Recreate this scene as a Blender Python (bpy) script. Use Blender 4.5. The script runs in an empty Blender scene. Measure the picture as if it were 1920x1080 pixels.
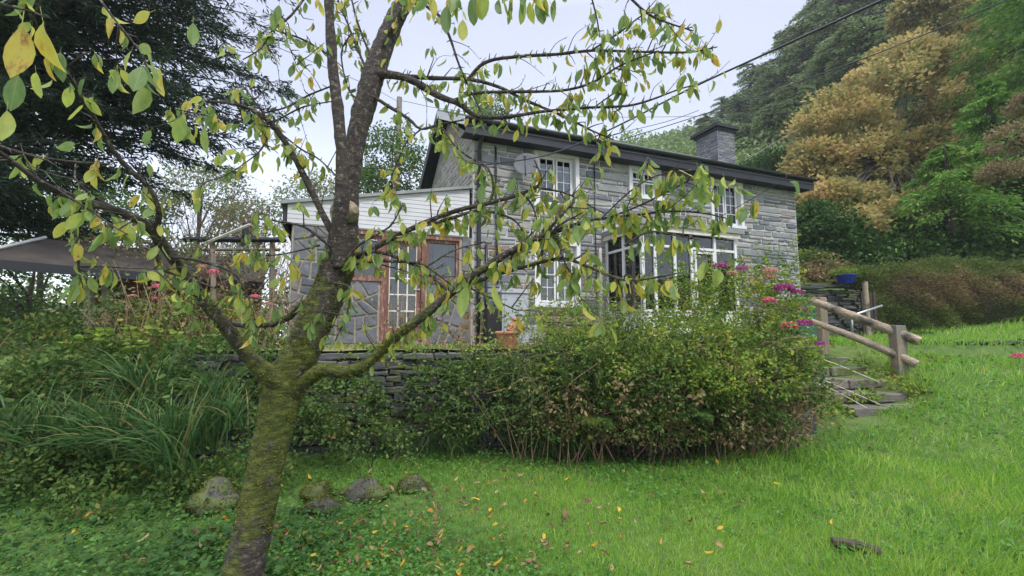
import bpy, math, random
import numpy as np
from mathutils import Vector, Matrix
rng = np.random.default_rng(7); random.seed(7)
S = bpy.context.scene; C = S.collection
R = math.radians
# ------------------------------------------------------------------ camera
F = 850.0; PITCH = R(5.4); EYE = 1.6
cam = bpy.data.cameras.new('camera'); camo = bpy.data.objects.new('camera', cam); C.objects.link(camo)
cam.sensor_width = 36; cam.lens = F/1920*36; cam.clip_end = 2000; cam.clip_start = 0.05
camo.location = (0, 0, EYE); camo.rotation_euler = (R(90)+PITCH, 0, 0); S.camera = camo
# ------------------------------------------------------------------ overcast sky, soft sun
w = bpy.data.worlds.new('World'); S.world = w; w.use_nodes = True
nt = w.node_tree; N = nt.nodes; L = nt.links; N.clear()
def wn(t, **k):
    n = N.new(t)
    for a, b in k.items(): setattr(n, a, b)
    return n
SUN_EL, SUN_AZ = R(52), R(150)
sky = wn('ShaderNodeTexSky', sky_type='NISHITA', sun_disc=False, sun_elevation=SUN_EL, sun_rotation=SUN_AZ)
tc = wn('ShaderNodeTexCoord'); sep = wn('ShaderNodeSeparateXYZ'); L.new(tc.outputs['Generated'], sep.inputs[0])
cl = wn('ShaderNodeValToRGB'); L.new(sep.outputs['Z'], cl.inputs[0])     # overcast: zenith brighter than the horizon
e = cl.color_ramp.elements
e[0].position = 0.0; e[0].color = (1.0, 1.02, 1.1, 1)
e[1].position = 1.0; e[1].color = (2.5, 2.55, 2.65, 1)
for p_, c_ in ((.18, (.70, .71, .78)), (.42, (.44, .445, .52)), (.60, (.43, .435, .50)), (.78, (1.35, 1.37, 1.42))):
    x = e.new(p_); x.color = (*c_, 1)
noi = wn('ShaderNodeTexNoise'); noi.inputs['Scale'].default_value = 1.6; noi.inputs['Detail'].default_value = 3
L.new(tc.outputs['Generated'], noi.inputs['Vector'])
mr = wn('ShaderNodeMapRange'); mr.inputs[1].default_value = .3; mr.inputs[2].default_value = .7; mr.inputs[3].default_value = .88; mr.inputs[4].default_value = 1.1
L.new(noi.outputs['Fac'], mr.inputs[0])
mm = wn('ShaderNodeVectorMath', operation='SCALE'); L.new(cl.outputs[0], mm.inputs[0]); L.new(mr.outputs[0], mm.inputs['Scale'])
b1 = wn('ShaderNodeBackground'); b1.inputs[1].default_value = 0.05; L.new(sky.outputs[0], b1.inputs[0])
b2 = wn('ShaderNodeBackground'); b2.inputs[1].default_value = 0.78; L.new(mm.outputs[0], b2.inputs[0])
ad = wn('ShaderNodeAddShader'); L.new(b1.outputs[0], ad.inputs[0]); L.new(b2.outputs[0], ad.inputs[1])
wo = wn('ShaderNodeOutputWorld'); L.new(ad.outputs[0], wo.inputs[0])
sl = bpy.data.lights.new('sun', 'SUN'); sl.energy = 1.5; sl.angle = R(10); sl.color = (1, .97, .91)
so = bpy.data.objects.new('sun', sl); C.objects.link(so)
sd = Vector((math.sin(SUN_AZ)*math.cos(SUN_EL), math.cos(SUN_AZ)*math.cos(SUN_EL), math.sin(SUN_EL)))
so.rotation_euler = sd.to_track_quat('Z', 'Y').to_euler(); so.location = (10, -10, 30)
S.view_settings.view_transform = 'Standard'; S.view_settings.look = 'None'
S.view_settings.exposure = 0.85; S.view_settings.gamma = 1
S.render.engine = 'CYCLES'
S.cycles.max_bounces = 8; S.cycles.transparent_max_bounces = 16; S.cycles.diffuse_bounces = 3

# ------------------------------------------------------------------ placing
CP, SP = math.cos(PITCH), math.sin(PITCH)
def at(x, y, Y):
    """world point seen in direction (x, y) of the photograph at forward distance Y"""
    a = (x-960)/F; b = -(y-540)/F
    r = np.array([a, CP-b*SP, SP+b*CP]); return np.array([0, 0, EYE])+r*(Y/r[1])
TH = R(21.7); D = np.array([math.cos(TH), math.sin(TH), 0]); NN = np.array([math.sin(TH), -math.cos(TH), 0])
C0 = np.array([-0.8457, 9.5, 0.])
def fac(u, off, z): return C0+D*u+NN*off+np.array([0, 0, z])
def sm(t): t = np.clip(t, 0, 1); return t*t*(3-2*t)
def vnoise(x, y, s, seed=0):
    return (np.sin(x*s*1.3+seed*3.1+1.7*np.sin(y*s*.9+seed))+np.sin(y*s*1.1+seed*1.3+1.3*np.sin(x*s*.7)))*.5
def ywall(x): return 6.25+.1*x
TZ = 1.33
def ground(x, y):
    x = np.asarray(x, float); y = np.asarray(y, float)
    s = .75*x+.35*y
    g = np.interp(s, [-50, 3, 5.4, 6.5, 7.8, 9.75, 13.2, 18], [0, 0, .1, .28, .6, 1.0, 1.5, 2.0])
    g = g+.03*vnoise(x, y, 1.1, 1)+.012*vnoise(x, y, 3.7, 2)
    hw = sm((x+5.2)/1.0)
    t0 = sm((y-ywall(x)-.12)/.12)*hw+sm((y-4.9)/2.2)*(1-hw)*.93
    edge = np.where(y > 8.8, 1, sm((4.5-x)/.3))
    t0 = t0*edge
    t1 = sm((y-7.2)/2.3)*sm((9.6-x)/2.5)
    t = np.maximum(t0, t1)
    h = g*(1-t)+np.maximum(g, TZ-.02)*t
    h = h-.16*sm((x-5.3)/.2)*sm((6.75-x)/.3)*sm((y-7.0)/.3)*sm((9.4-y)/.4)
    h = np.maximum(h, (2.85+.3*(y-14))*sm((x-8.75)/.2)*sm((y-14.1-1.9*sm((x-10.6)/.6))/.3))
    q = np.clip(x*.85+y*.53-18, 0, 40)
    q = q*sm((x-3)/14); h = h+q*.29*sm(q/12)
    far = np.maximum(0, y-22)*sm((-x+10)/20)
    h = h-far*.12
    return h

# ------------------------------------------------------------------ mesh helpers
def mesh_np(name, V, Fc, mats=(), rnd=None, uv=None, smooth=False, midx=None):
    V = np.asarray(V, np.float32).reshape(-1, 3)
    me = bpy.data.meshes.new(name)
    if isinstance(Fc, np.ndarray):
        k = Fc.shape[1]; nf = len(Fc)
        me.vertices.add(len(V)); me.vertices.foreach_set('co', V.ravel())
        me.loops.add(nf*k); me.loops.foreach_set('vertex_index', Fc.astype(np.int32).ravel())
        me.polygons.add(nf); me.polygons.foreach_set('loop_start', np.arange(nf, dtype=np.int32)*k)
        me.polygons.foreach_set('loop_total', np.full(nf, k, np.int32))
        if smooth: me.polygons.foreach_set('use_smooth', np.ones(nf, bool))
        me.update(calc_edges=True)
    else:
        me.from_pydata([tuple(map(float, v)) for v in V], [], [tuple(int(i) for i in f) for f in Fc])
        if smooth: me.polygons.foreach_set('use_smooth', np.ones(len(me.polygons), bool))
        me.update()
    for m in (mats if isinstance(mats, (list, tuple)) else [mats]): me.materials.append(m)
    if midx is not None: me.polygons.foreach_set('material_index', np.asarray(midx, np.int32))
    if rnd is not None:
        a = me.attributes.new('rnd', 'FLOAT', 'POINT'); a.data.foreach_set('value', np.asarray(rnd, np.float32))
    if uv is not None:
        l = me.uv_layers.new(name='UVMap'); idx = np.empty(len(me.loops), np.int32); me.loops.foreach_get('vertex_index', idx)
        l.data.foreach_set('uv', np.asarray(uv, np.float32)[idx].ravel())
    return me
def link(name, me, parent=None, loc=None):
    o = bpy.data.objects.new(name, me); C.objects.link(o)
    if parent is not None: o.parent = parent
    if loc is not None: o.location = loc
    return o
def tag(o, label=None, cat=None, group=None, kind=None):
    if label: o['label'] = label
    if cat: o['category'] = cat
    if group: o['group'] = group
    if kind: o['kind'] = kind
    return o
def thing(name, label, cat, loc=(0, 0, 0), group=None, rz=0):
    o = bpy.data.objects.new(name, None); C.objects.link(o); o.location = tuple(map(float, loc)); o.rotation_euler.z = rz
    o.empty_display_size = .1
    return tag(o, label, cat, group)
class MB:
    """collects shapes, links them as one mesh"""
    def __init__(s): s.v = []; s.f = []
    def add(s, V, Fc):
        b = len(s.v); s.v += [tuple(map(float, v)) for v in V]; s.f += [tuple(int(i)+b for i in f) for f in Fc]
    def hexa(s, p):   # 8 points: bottom ring 0-3, top ring 4-7
        s.add(p, [(3, 2, 1, 0), (4, 5, 6, 7), (0, 1, 5, 4), (1, 2, 6, 5), (2, 3, 7, 6), (3, 0, 4, 7)])
    def box(s, x0, x1, y0, y1, z0, z1):
        s.hexa([(x0, y0, z0), (x1, y0, z0), (x1, y1, z0), (x0, y1, z0), (x0, y0, z1), (x1, y0, z1), (x1, y1, z1), (x0, y1, z1)])
    def fbox(s, u0, u1, o0, o1, z0, z1):   # box in house coordinates
        P = lambda u, o, z: fac(u, o, z)
        s.hexa([P(u0, o1, z0), P(u1, o1, z0), P(u1, o0, z0), P(u0, o0, z0), P(u0, o1, z1), P(u1, o1, z1), P(u1, o0, z1), P(u0, o0, z1)])
    def tube(s, pts, rad, seg=8, caps=True):
        V, Fc = tube(pts, rad, seg); s.add(V, Fc)
        if caps:
            n = len(pts); b = len(s.v)-n*seg
            s.f.append(tuple(b+i for i in range(seg))[::-1]); s.f.append(tuple(b+(n-1)*seg+i for i in range(seg)))
    def build(s, name, mat, parent=None, smooth=False, rel=None, bevel=0):
        V = np.array(s.v)
        o = link(name, mesh_np(name, V, s.f, mat, smooth=smooth), parent)
        if parent is not None: o.matrix_parent_inverse = pinv(parent)
        if bevel:
            m = o.modifiers.new('bevel', 'BEVEL'); m.width = bevel; m.segments = 2; m.limit_method = 'ANGLE'
        return o
def wmat(p):
    B = Matrix.LocRotScale(p.location, p.rotation_euler, p.scale)
    return B if p.parent is None else wmat(p.parent) @ p.matrix_parent_inverse @ B
def pinv(p): return wmat(p).inverted()
def wlink(name, me, parent):
    """mesh given in world coordinates under a parent"""
    o = link(name, me, parent)
    if parent is not None: o.matrix_parent_inverse = pinv(parent)
    return o
def tube(pts, rad, seg=8, rough=0, seed=0):
    P = np.asarray(pts, float); n = len(P); r = np.broadcast_to(np.asarray(rad, float), (n,))
    T = np.gradient(P, axis=0); T /= np.linalg.norm(T, axis=1)[:, None]+1e-9
    up = np.array([0, 0, 1.]) if abs(T[0, 2]) < .9 else np.array([1., 0, 0])
    A = np.cross(T[0], up); A /= np.linalg.norm(A); As = [A]
    for i in range(1, n):
        A = As[-1]-T[i]*np.dot(As[-1], T[i]); A /= np.linalg.norm(A); As.append(A)
    A = np.array(As); B = np.cross(T, A)
    th = np.arange(seg)/seg*2*np.pi
    rr = r[:, None]*np.ones(seg)
    if rough:
        g = np.random.default_rng(seed)
        nz = g.normal(size=(n, seg)); nz = (nz+np.roll(nz, 1, 1)+np.roll(nz, 1, 0))/1.7
        rr = rr*(1+rough*nz)
    V = P[:, None]+A[:, None]*(np.cos(th)[None, :, None]*rr[:, :, None])+B[:, None]*(np.sin(th)[None, :, None]*rr[:, :, None])
    i = np.arange(n-1)[:, None]*seg; j = np.arange(seg)[None]; k = (j+1) % seg
    Fc = np.stack([i+j, i+k, i+seg+k, i+seg+j], -1).reshape(-1, 4)
    return V.reshape(-1, 3), Fc
def catmull(P, step):
    P = np.asarray(P, float); Q = np.vstack([2*P[0]-P[1], P, 2*P[-1]-P[-2]]); out = []
    for i in range(1, len(Q)-2):
        n = max(2, int(np.linalg.norm(Q[i+1][:3]-Q[i][:3])/step))
        t = np.arange(n)[:, None]/n
        out.append(.5*((2*Q[i])+(-Q[i-1]+Q[i+1])*t+(2*Q[i-1]-5*Q[i]+4*Q[i+1]-Q[i+2])*t**2+(-Q[i-1]+3*Q[i]-3*Q[i+1]+Q[i+2])*t**3))
    out.append(Q[-2][None]); return np.vstack(out)
def join(parts):
    Vs, Fs, n = [], [], 0
    for V, Fc in parts: Vs.append(V); Fs.append(np.asarray(Fc)+n); n += len(V)
    return np.vstack(Vs), np.vstack(Fs)
def frames(axis, spin):
    """orthonormal frames whose Z is axis, spun"""
    Z = axis/(np.linalg.norm(axis, axis=1)[:, None]+1e-9)
    h = np.where(np.abs(Z[:, 2:3]) < .95, [[0, 0, 1.]], [[1., 0, 0]])
    X = np.cross(h, Z); X /= np.linalg.norm(X, axis=1)[:, None]+1e-9; Y = np.cross(Z, X)
    c, s = np.cos(spin)[:, None], np.sin(spin)[:, None]
    return X*c+Y*s, -X*s+Y*c, Z
def scatter(tv, tf, pos, axis, spin, size, width=1.0):
    """copies of a template (its length along Z) as arrays"""
    X, Y, Z = frames(np.asarray(axis, float), np.asarray(spin, float)); n = len(pos)
    size = np.broadcast_to(size, (n,)); width = np.broadcast_to(width, (n,))
    tv = np.asarray(tv, float)
    V = pos[:, None]+(X[:, None]*(tv[None, :, 0:1]*width[:, None, None])+Y[:, None]*(tv[None, :, 1:2]*width[:, None, None])+Z[:, None]*tv[None, :, 2:3])*size[:, None, None]
    Fc = np.asarray(tf)[None]+(np.arange(n)*len(tv))[:, None, None]
    return V.reshape(-1, 3), Fc.reshape(-1, np.asarray(tf).shape[1])
def rdir(n, up=0.):
    v = rng.normal(size=(n, 3)); v /= np.linalg.norm(v, axis=1)[:, None]; v[:, 2] += up
    return v/np.linalg.norm(v, axis=1)[:, None]
DIAM = (np.array([(0, 0, 0), (.32, .06, .5), (0, 0, 1), (-.32, .06, .5)]), np.array([(0, 1, 2, 3)]))
LEAF6 = (np.array([(0, 0, 0), (.26, .08, .35), (.2, .06, .72), (0, 0, 1), (-.2, .06, .72), (-.26, .08, .35)]), np.array([(0, 1, 2, 3), (0, 3, 4, 5)]))
BLADE = (np.array([(-.5, 0, 0), (.5, 0, 0), (-.42, .05, .45), (.42, .05, .45), (0, .22, 1)]), np.array([(0, 1, 3), (0, 3, 2), (2, 3, 4)]))
def leaves(name, pos, size, mat, parent=None, axis=None, tmpl=DIAM, width=1.0, rnd=None, kind=None):
    n = len(pos)
    if axis is None: axis = rdir(n, -.2)
    size = size*(.7+.6*rng.random(n)) if np.isscalar(size) else size
    V, Fc = scatter(tmpl[0], tmpl[1], pos, axis, rng.random(n)*6.283, size, width)
    r = rng.random(n) if rnd is None else rnd
    me = mesh_np(name, V, Fc, mat, rnd=np.repeat(r, len(tmpl[0])))
    o = wlink(name, me, parent)
    if kind: o['kind'] = kind
    return o

# ------------------------------------------------------------------ materials
def mat(name):
    m = bpy.data.materials.new(name); m.use_nodes = True; n = m.node_tree.nodes; b = n['Principled BSDF']
    return m, m.node_tree, b
def node(t, typ, **k):
    n = t.nodes.new(typ)
    for a, b in k.items(): setattr(n, a, b)
    return n
def ramp(t, fac, stops, interp='LINEAR'):
    r = node(t, 'ShaderNodeValToRGB'); r.color_ramp.interpolation = interp; el = r.color_ramp.elements
    while len(el) > 1: el.remove(el[-1])
    el[0].position = stops[0][0]; el[0].color = (*stops[0][1], 1)
    for p, c in stops[1:]:
        x = el.new(p); x.color = (*c, 1)
    if fac is not None: t.links.new(fac, r.inputs[0])
    return r.outputs[0]
def noise(t, scale, detail=4, vec=None, rough=.55, dist=0):
    n = node(t, 'ShaderNodeTexNoise'); n.inputs['Scale'].default_value = scale; n.inputs['Detail'].default_value = detail
    n.inputs['Roughness'].default_value = rough; n.inputs['Distortion'].default_value = dist
    if vec is not None: t.links.new(vec, n.inputs['Vector'])
    return n.outputs['Fac']
def mapping(t, scale=(1, 1, 1), rot=(0, 0, 0), src='Object'):
    c = node(t, 'ShaderNodeTexCoord'); m = node(t, 'ShaderNodeMapping')
    m.inputs['Scale'].default_value = scale; m.inputs['Rotation'].default_value = rot
    t.links.new(c.outputs[src], m.inputs['Vector']); return m.outputs[0]
def mixc(t, f, a, b, mode='MIX'):
    m = node(t, 'ShaderNodeMix', data_type='RGBA', blend_type=mode)
    for s, v in ((m.inputs[0], f), (m.inputs[6], a), (m.inputs[7], b)):
        if hasattr(v, 'links'): t.links.new(v, s)
        else: s.default_value = v if np.isscalar(v) else (*v, 1)
    return m.outputs[2]
def math_(t, op, a, b=0.):
    m = node(t, 'ShaderNodeMath', operation=op)
    for s, v in ((m.inputs[0], a), (m.inputs[1], b)):
        if hasattr(v, 'links'): t.links.new(v, s)
        else: s.default_value = v
    return m.outputs[0]
def bump(t, b, h, s=.3, d=.02):
    n = node(t, 'ShaderNodeBump'); n.inputs['Strength'].default_value = s; n.inputs['Distance'].default_value = d
    t.links.new(h, n.inputs['Height']); t.links.new(n.outputs[0], b.inputs['Normal'])
def rndsrc(t):
    a = node(t, 'ShaderNodeAttribute', attribute_name='rnd'); o = node(t, 'ShaderNodeObjectInfo')
    return math_(t, 'FRACT', math_(t, 'ADD', a.outputs['Fac'], o.outputs['Random']))
def plain(name, col, rough=.6, metal=0, var=.15, scale=8, bmp=0, spec=.5):
    m, t, b = mat(name)
    f = noise(t, scale, 5, mapping(t))
    c = ramp(t, f, [(.3, tuple(x*(1-var) for x in col)), (.7, tuple(min(1, x*(1+var)) for x in col))])
    t.links.new(c, b.inputs['Base Color']); b.inputs['Roughness'].default_value = rough; b.inputs['Metallic'].default_value = metal
    b.inputs['Specular IOR Level'].default_value = spec
    if bmp: bump(t, b, f, bmp)
    return m
def foliage(name, stops, trans=.35, rough=.55, clump=0, clump_scale=.5, spec=.15):
    """leaf material: colour by a per-leaf random number, light shining through the blade"""
    m, t, b = mat(name)
    r = rndsrc(t)
    if clump:
        g = node(t, 'ShaderNodeNewGeometry'); f = noise(t, clump_scale, 2, g.outputs['Position'])
        r = math_(t, 'ADD', math_(t, 'MULTIPLY', r, 1-clump), math_(t, 'MULTIPLY', math_(t, 'MULTIPLY', math_(t, 'SUBTRACT', f, .25), 2.), clump))
    c = ramp(t, r, stops)
    t.links.new(c, b.inputs['Base Color']); b.inputs['Roughness'].default_value = rough; b.inputs['Specular IOR Level'].default_value = spec
    tr = node(t, 'ShaderNodeBsdfTranslucent')
    hs = node(t, 'ShaderNodeHueSaturation'); hs.inputs['Value'].default_value = 1.5; hs.inputs['Saturation'].default_value = 1.05
    t.links.new(c, hs.inputs['Color']); t.links.new(hs.outputs[0], tr.inputs[0])
    mx = node(t, 'ShaderNodeMixShader'); mx.inputs[0].default_value = trans
    t.links.new(b.outputs[0], mx.inputs[1]); t.links.new(tr.outputs[0], mx.inputs[2])
    t.links.new(mx.outputs[0], t.nodes['Material Output'].inputs[0])
    return m
def stone_mat(name, stops, streak=(3, 3, 30), bmp=.5, moss=0, rough=.75, lich=.35):
    m, t, b = mat(name)
    g = node(t, 'ShaderNodeNewGeometry')
    r = rndsrc(t)
    base = ramp(t, r, stops)
    mp = node(t, 'ShaderNodeMapping'); mp.inputs['Scale'].default_value = streak; t.links.new(g.outputs['Position'], mp.inputs[0])
    f = noise(t, 1.5, 6, mp.outputs[0], .65)
    f2 = noise(t, 9, 4, g.outputs['Position'])
    c = mixc(t, 1., base, ramp(t, f, [(.3, (.6, .6, .6)), (.7, (1.3, 1.28, 1.25))]), 'MULTIPLY')
    c = mixc(t, math_(t, 'MULTIPLY', ramp(t, f2, [(.55, (0, 0, 0)), (.75, (1, 1, 1))]), lich), c, (.30, .30, .27))
    if moss:
        f3 = noise(t, 3, 5, g.outputs['Position'])
        c = mixc(t, ramp(t, f3, [(.62-moss, (0, 0, 0)), (.72-moss, (1, 1, 1))]), c, (.07, .09, .018))
    t.links.new(c, b.inputs['Base Color']); b.inputs['Roughness'].default_value = rough
    bump(t, b, f, bmp, .01); return m

M = {}
M['stone'] = stone_mat('facade_slate', [(0, (.10, .108, .14)), (.25, (.155, .165, .195)), (.45, (.235, .238, .25)), (.65, (.31, .307, .305)), (.85, (.21, .205, .205)), (.95, (.17, .125, .11)), (1, (.25, .185, .155))])
M['stone_gable'] = stone_mat('gable_stone', [(0, (.25, .235, .21)), (.5, (.33, .31, .275)), (1, (.4, .375, .335))], streak=(12, 12, 6))
M['slab'] = stone_mat('slab_slate', [(0, (.07, .08, .10)), (.5, (.10, .11, .135)), (.85, (.13, .135, .155)), (1, (.15, .12, .10))], streak=(2, 2, 6), bmp=.25, rough=.6)
M['drystone'] = stone_mat('drystone_slate', [(0, (.03, .03, .034)), (.6, (.055, .055, .058)), (1, (.09, .087, .083))], moss=.08, lich=.08)
M['paving'] = stone_mat('step_stone', [(0, (.10, .092, .082)), (1, (.17, .155, .14))], moss=.08)
M['felt'] = plain('mossy_roof_felt', (.055, .046, .04), .95, var=.35, scale=3, bmp=.5)
M['rock'] = stone_mat('mossy_rock', [(0, (.04, .038, .034)), (1, (.07, .066, .06))], moss=.2, lich=.12)
m, t, b = mat('mortar'); f = noise(t, 14, 6, mapping(t)); f2 = noise(t, 1.2, 3, mapping(t))
c = mixc(t, f2, ramp(t, f, [(.3, (.33, .33, .325)), (.7, (.47, .465, .455))]), (.40, .40, .40)); t.links.new(c, b.inputs['Base Color']); b.inputs['Roughness'].default_value = .95
bump(t, b, f, .6, .01); M['mortar'] = m
m, t, b = mat('buff_mortar'); f = noise(t, 14, 6, mapping(t))
c = ramp(t, f, [(.3, (.22, .185, .145)), (.7, (.34, .295, .235))]); t.links.new(c, b.inputs['Base Color']); b.inputs['Roughness'].default_value = .95
bump(t, b, f, .6, .01); M['buff'] = m
M['white'] = plain('white_upvc', (.60, .60, .61), .4, var=.08, scale=3)
M['white_board'] = plain('white_boarding', (.46, .46, .48), .6, var=.12, scale=2)
M['white_wash'] = plain('white_painted_masonry', (.66, .66, .65), .8, var=.15, scale=4, bmp=.3)
M['white_rail'] = plain('cream_painted_wood', (.58, .54, .48), .7, var=.2, scale=9)
M['black'] = plain('black_plastic', (.018, .019, .022), .4, var=.2)
M['fascia'] = plain('black_fascia_paint', (.010, .012, .02), .6, var=.3, scale=3)
M['grey_dish'] = plain('grey_dish_paint', (.11, .115, .13), .8, var=.06)
M['grey_box'] = plain('grey_painted_metal', (.34, .36, .40), .5, var=.08)
M['green_paint'] = plain('dark_green_paint', (.012, .085, .06), .45, var=.15)
M['terracotta'] = plain('terracotta', (.48, .20, .12), .8, var=.22, scale=6, bmp=.2)
M['blue_glaze'] = plain('blue_glaze', (.012, .03, .24), .15, var=.4, scale=9)
M['soil'] = plain('soil', (.035, .026, .018), .95, var=.4, scale=20, bmp=.5)
M['lead'] = plain('lead_sheet', (.20, .205, .20), .6, var=.2, scale=4)
M['brick_red'] = plain('red_shed_wall', (.17, .055, .035), .85, var=.35, scale=7, bmp=.3)
M['metal'] = plain('galvanised_metal', (.45, .46, .48), .35, metal=.8, var=.1)
M['cable'] = plain('black_cable', (.03, .03, .04), .5, var=.1)
M['white_cable'] = plain('pale_cable', (.5, .5, .52), .5, var=.05)
M['pole'] = plain('weathered_pole', (.20, .17, .14), .85, var=.25, scale=5)
M['curtain'] = plain('curtain_cloth', (.48, .53, .55), .9, var=.12, scale=5)
M['blue_cloth'] = plain('blue_cloth', (.02, .27, .6), .7, var=.15)
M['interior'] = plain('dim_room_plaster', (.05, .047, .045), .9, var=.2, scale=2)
m, t, b = mat('peeling_red_paint'); f = noise(t, 6, 8, mapping(t, (3, 3, .8)), .7)
c = ramp(t, f, [(.35, (.11, .045, .032)), (.54, (.17, .075, .055)), (.64, (.34, .25, .21)), (.72, (.2, .10, .075))]); t.links.new(c, b.inputs['Base Color']); b.inputs['Roughness'].default_value = .75
bump(t, b, f, .3); M['redwood'] = m
m, t, b = mat('weathered_wood'); f = noise(t, 5, 7, mapping(t, (6, 6, 1)), .65); f2 = noise(t, 2.2, 4, mapping(t))
c = mixc(t, ramp(t, f2, [(.45, (0, 0, 0)), (.62, (1, 1, 1))]), ramp(t, f, [(.3, (.17, .125, .085)), (.7, (.33, .26, .19))]), (.16, .15, .13)); t.links.new(c, b.inputs['Base Color']); b.inputs['Roughness'].default_value = .85
bump(t, b, f, .5); M['wood'] = m
m, t, b = mat('log_wood'); f = noise(t, 4, 7, mapping(t, (1.2, 9, 9)), .65); f2 = noise(t, 3.5, 4, mapping(t))
c = mixc(t, ramp(t, f2, [(.48, (0, 0, 0)), (.60, (1, 1, 1))]), ramp(t, f, [(.3, (.2, .155, .11)), (.7, (.37, .30, .22))]), (.08, .068, .058)); t.links.new(c, b.inputs['Base Color']); b.inputs['Roughness'].default_value = .85
bump(t, b, f, .5); M['log'] = m
m, t, b = mat('roof_slate'); f = noise(t, 3, 5, mapping(t)); r = rndsrc(t)
c = mixc(t, 1., ramp(t, r, [(0, (.13, .125, .135)), (1, (.22, .215, .225))]), ramp(t, f, [(.3, (.75, .75, .75)), (.7, (1.2, 1.2, 1.2))]), 'MULTIPLY'); t.links.new(c, b.inputs['Base Color']); b.inputs['Roughness'].default_value = .3; b.inputs['Specular IOR Level'].default_value = .8
bump(t, b, f, .1); M['roof'] = m
# window glass: reflects by Fresnel, lets the dim room show
m, t, b = mat('window_glass'); gl = node(t, 'ShaderNodeBsdfGlossy'); gl.inputs['Roughness'].default_value = .015; gl.inputs['Color'].default_value = (.9, .93, .95, 1)
tr = node(t, 'ShaderNodeBsdfTransparent'); tr.inputs[0].default_value = (.6, .63, .63, 1); fr = node(t, 'ShaderNodeFresnel'); fr.inputs[0].default_value = 1.7
nz = node(t, 'ShaderNodeBump'); nz.inputs['Strength'].default_value = .03; t.links.new(noise(t, 2.5, 2, mapping(t)), nz.inputs['Height']); t.links.new(nz.outputs[0], gl.inputs['Normal'])
mx = node(t, 'ShaderNodeMixShader'); t.links.new(fr.outputs[0], mx.inputs[0]); t.links.new(tr.outputs[0], mx.inputs[1]); t.links.new(gl.outputs[0], mx.inputs[2]); t.links.new(mx.outputs[0], t.nodes['Material Output'].inputs[0]); M['glass'] = m
# bark
m, t, b = mat('cherry_bark'); g = node(t, 'ShaderNodeNewGeometry')
f = noise(t, 14, 8, mapping(t, (1, 1, 3)), .7); f2 = noise(t, 9, 5, g.outputs['Position'], .6)
bark = ramp(t, f, [(.3, (.02, .015, .015)), (.55, (.055, .042, .038)), (.74, (.14, .115, .10))])
sp = node(t, 'ShaderNodeSeparateXYZ'); t.links.new(g.outputs['Position'], sp.inputs[0])
sn = node(t, 'ShaderNodeSeparateXYZ'); t.links.new(g.outputs['Normal'], sn.inputs[0])
hz = node(t, 'ShaderNodeMapRange'); hz.inputs[1].default_value = 2.35; hz.inputs[2].default_value = 1.35; hz.inputs[3].default_value = -.22; hz.inputs[4].default_value = .18; t.links.new(sp.outputs[2], hz.inputs[0])
hl = node(t, 'ShaderNodeMapRange'); hl.inputs[1].default_value = .35; hl.inputs[2].default_value = .62; hl.inputs[3].default_value = -.2; hl.inputs[4].default_value = 0.; t.links.new(sp.outputs[2], hl.inputs[0])
mk = math_(t, 'ADD', math_(t, 'ADD', f2, hz.outputs[0]), math_(t, 'ADD', hl.outputs[0], math_(t, 'MULTIPLY', sn.outputs[2], .12)))
moss = ramp(t, f, [(.3, (.018, .026, .006)), (.5, (.07, .085, .014)), (.7, (.19, .19, .035))])
f4 = noise(t, 38, 4, g.outputs['Position'], .6); bark = mixc(t, math_(t, 'MULTIPLY', ramp(t, f4, [(.56, (0, 0, 0)), (.64, (1, 1, 1))]), .55), bark, (.27, .25, .2))
c = mixc(t, ramp(t, mk, [(.5, (0, 0, 0)), (.6, (1, 1, 1))]), bark, moss); t.links.new(c, b.inputs['Base Color']); b.inputs['Roughness'].default_value = .9
bump(t, b, f, 1., .03); M['cherry_bark'] = m
M['twig'] = plain('twig_bark', (.05, .037, .035), .8, var=.3, scale=30)
M['bark'] = plain('grey_brown_bark', (.045, .035, .028), .9, var=.4, scale=6, bmp=.4)
M['deadstem'] = plain('dry_stem', (.24, .16, .10), .85, var=.35, scale=8)
M['greenstem'] = plain('green_stem', (.09, .11, .04), .7, var=.3, scale=8)
# cherry leaf: green to yellow to brown from leaf to leaf, blotches and a pale midrib
m, t, b = mat('cherry_leaf'); r = rndsrc(t)
uvn = node(t, 'ShaderNodeUVMap'); su = node(t, 'ShaderNodeSeparateXYZ'); t.links.new(uvn.outputs[0], su.inputs[0])
off = node(t, 'ShaderNodeVectorMath', operation='ADD'); cb = node(t, 'ShaderNodeCombineXYZ'); t.links.new(math_(t, 'MULTIPLY', r, 57.), cb.inputs[0]); t.links.new(math_(t, 'MULTIPLY', r, 31.), cb.inputs[2])
t.links.new(uvn.outputs[0], off.inputs[0]); t.links.new(cb.outputs[0], off.inputs[1])
f = noise(t, 3.2, 5, off.outputs[0], .6)
rr = math_(t, 'ADD', math_(t, 'MULTIPLY', r, .74), math_(t, 'MULTIPLY', math_(t, 'SUBTRACT', f, .33), .55))
c = ramp(t, rr, [(0, (.10, .17, .065)), (.3, (.17, .26, .07)), (.52, (.29, .36, .08)), (.7, (.44, .44, .08)), (.82, (.48, .36, .06)), (.9, (.22, .11, .045)), (1, (.12, .06, .035))])
mid = ramp(t, math_(t, 'ABSOLUTE', math_(t, 'SUBTRACT', su.outputs[0], .5)), [(0, (1, 1, 1)), (.035, (0, 0, 0))])
vein = node(t, 'ShaderNodeTexWave', wave_type='BANDS', bands_direction='Y'); vein.inputs['Scale'].default_value = 4.5; vein.inputs['Distortion'].default_value = .6
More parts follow.
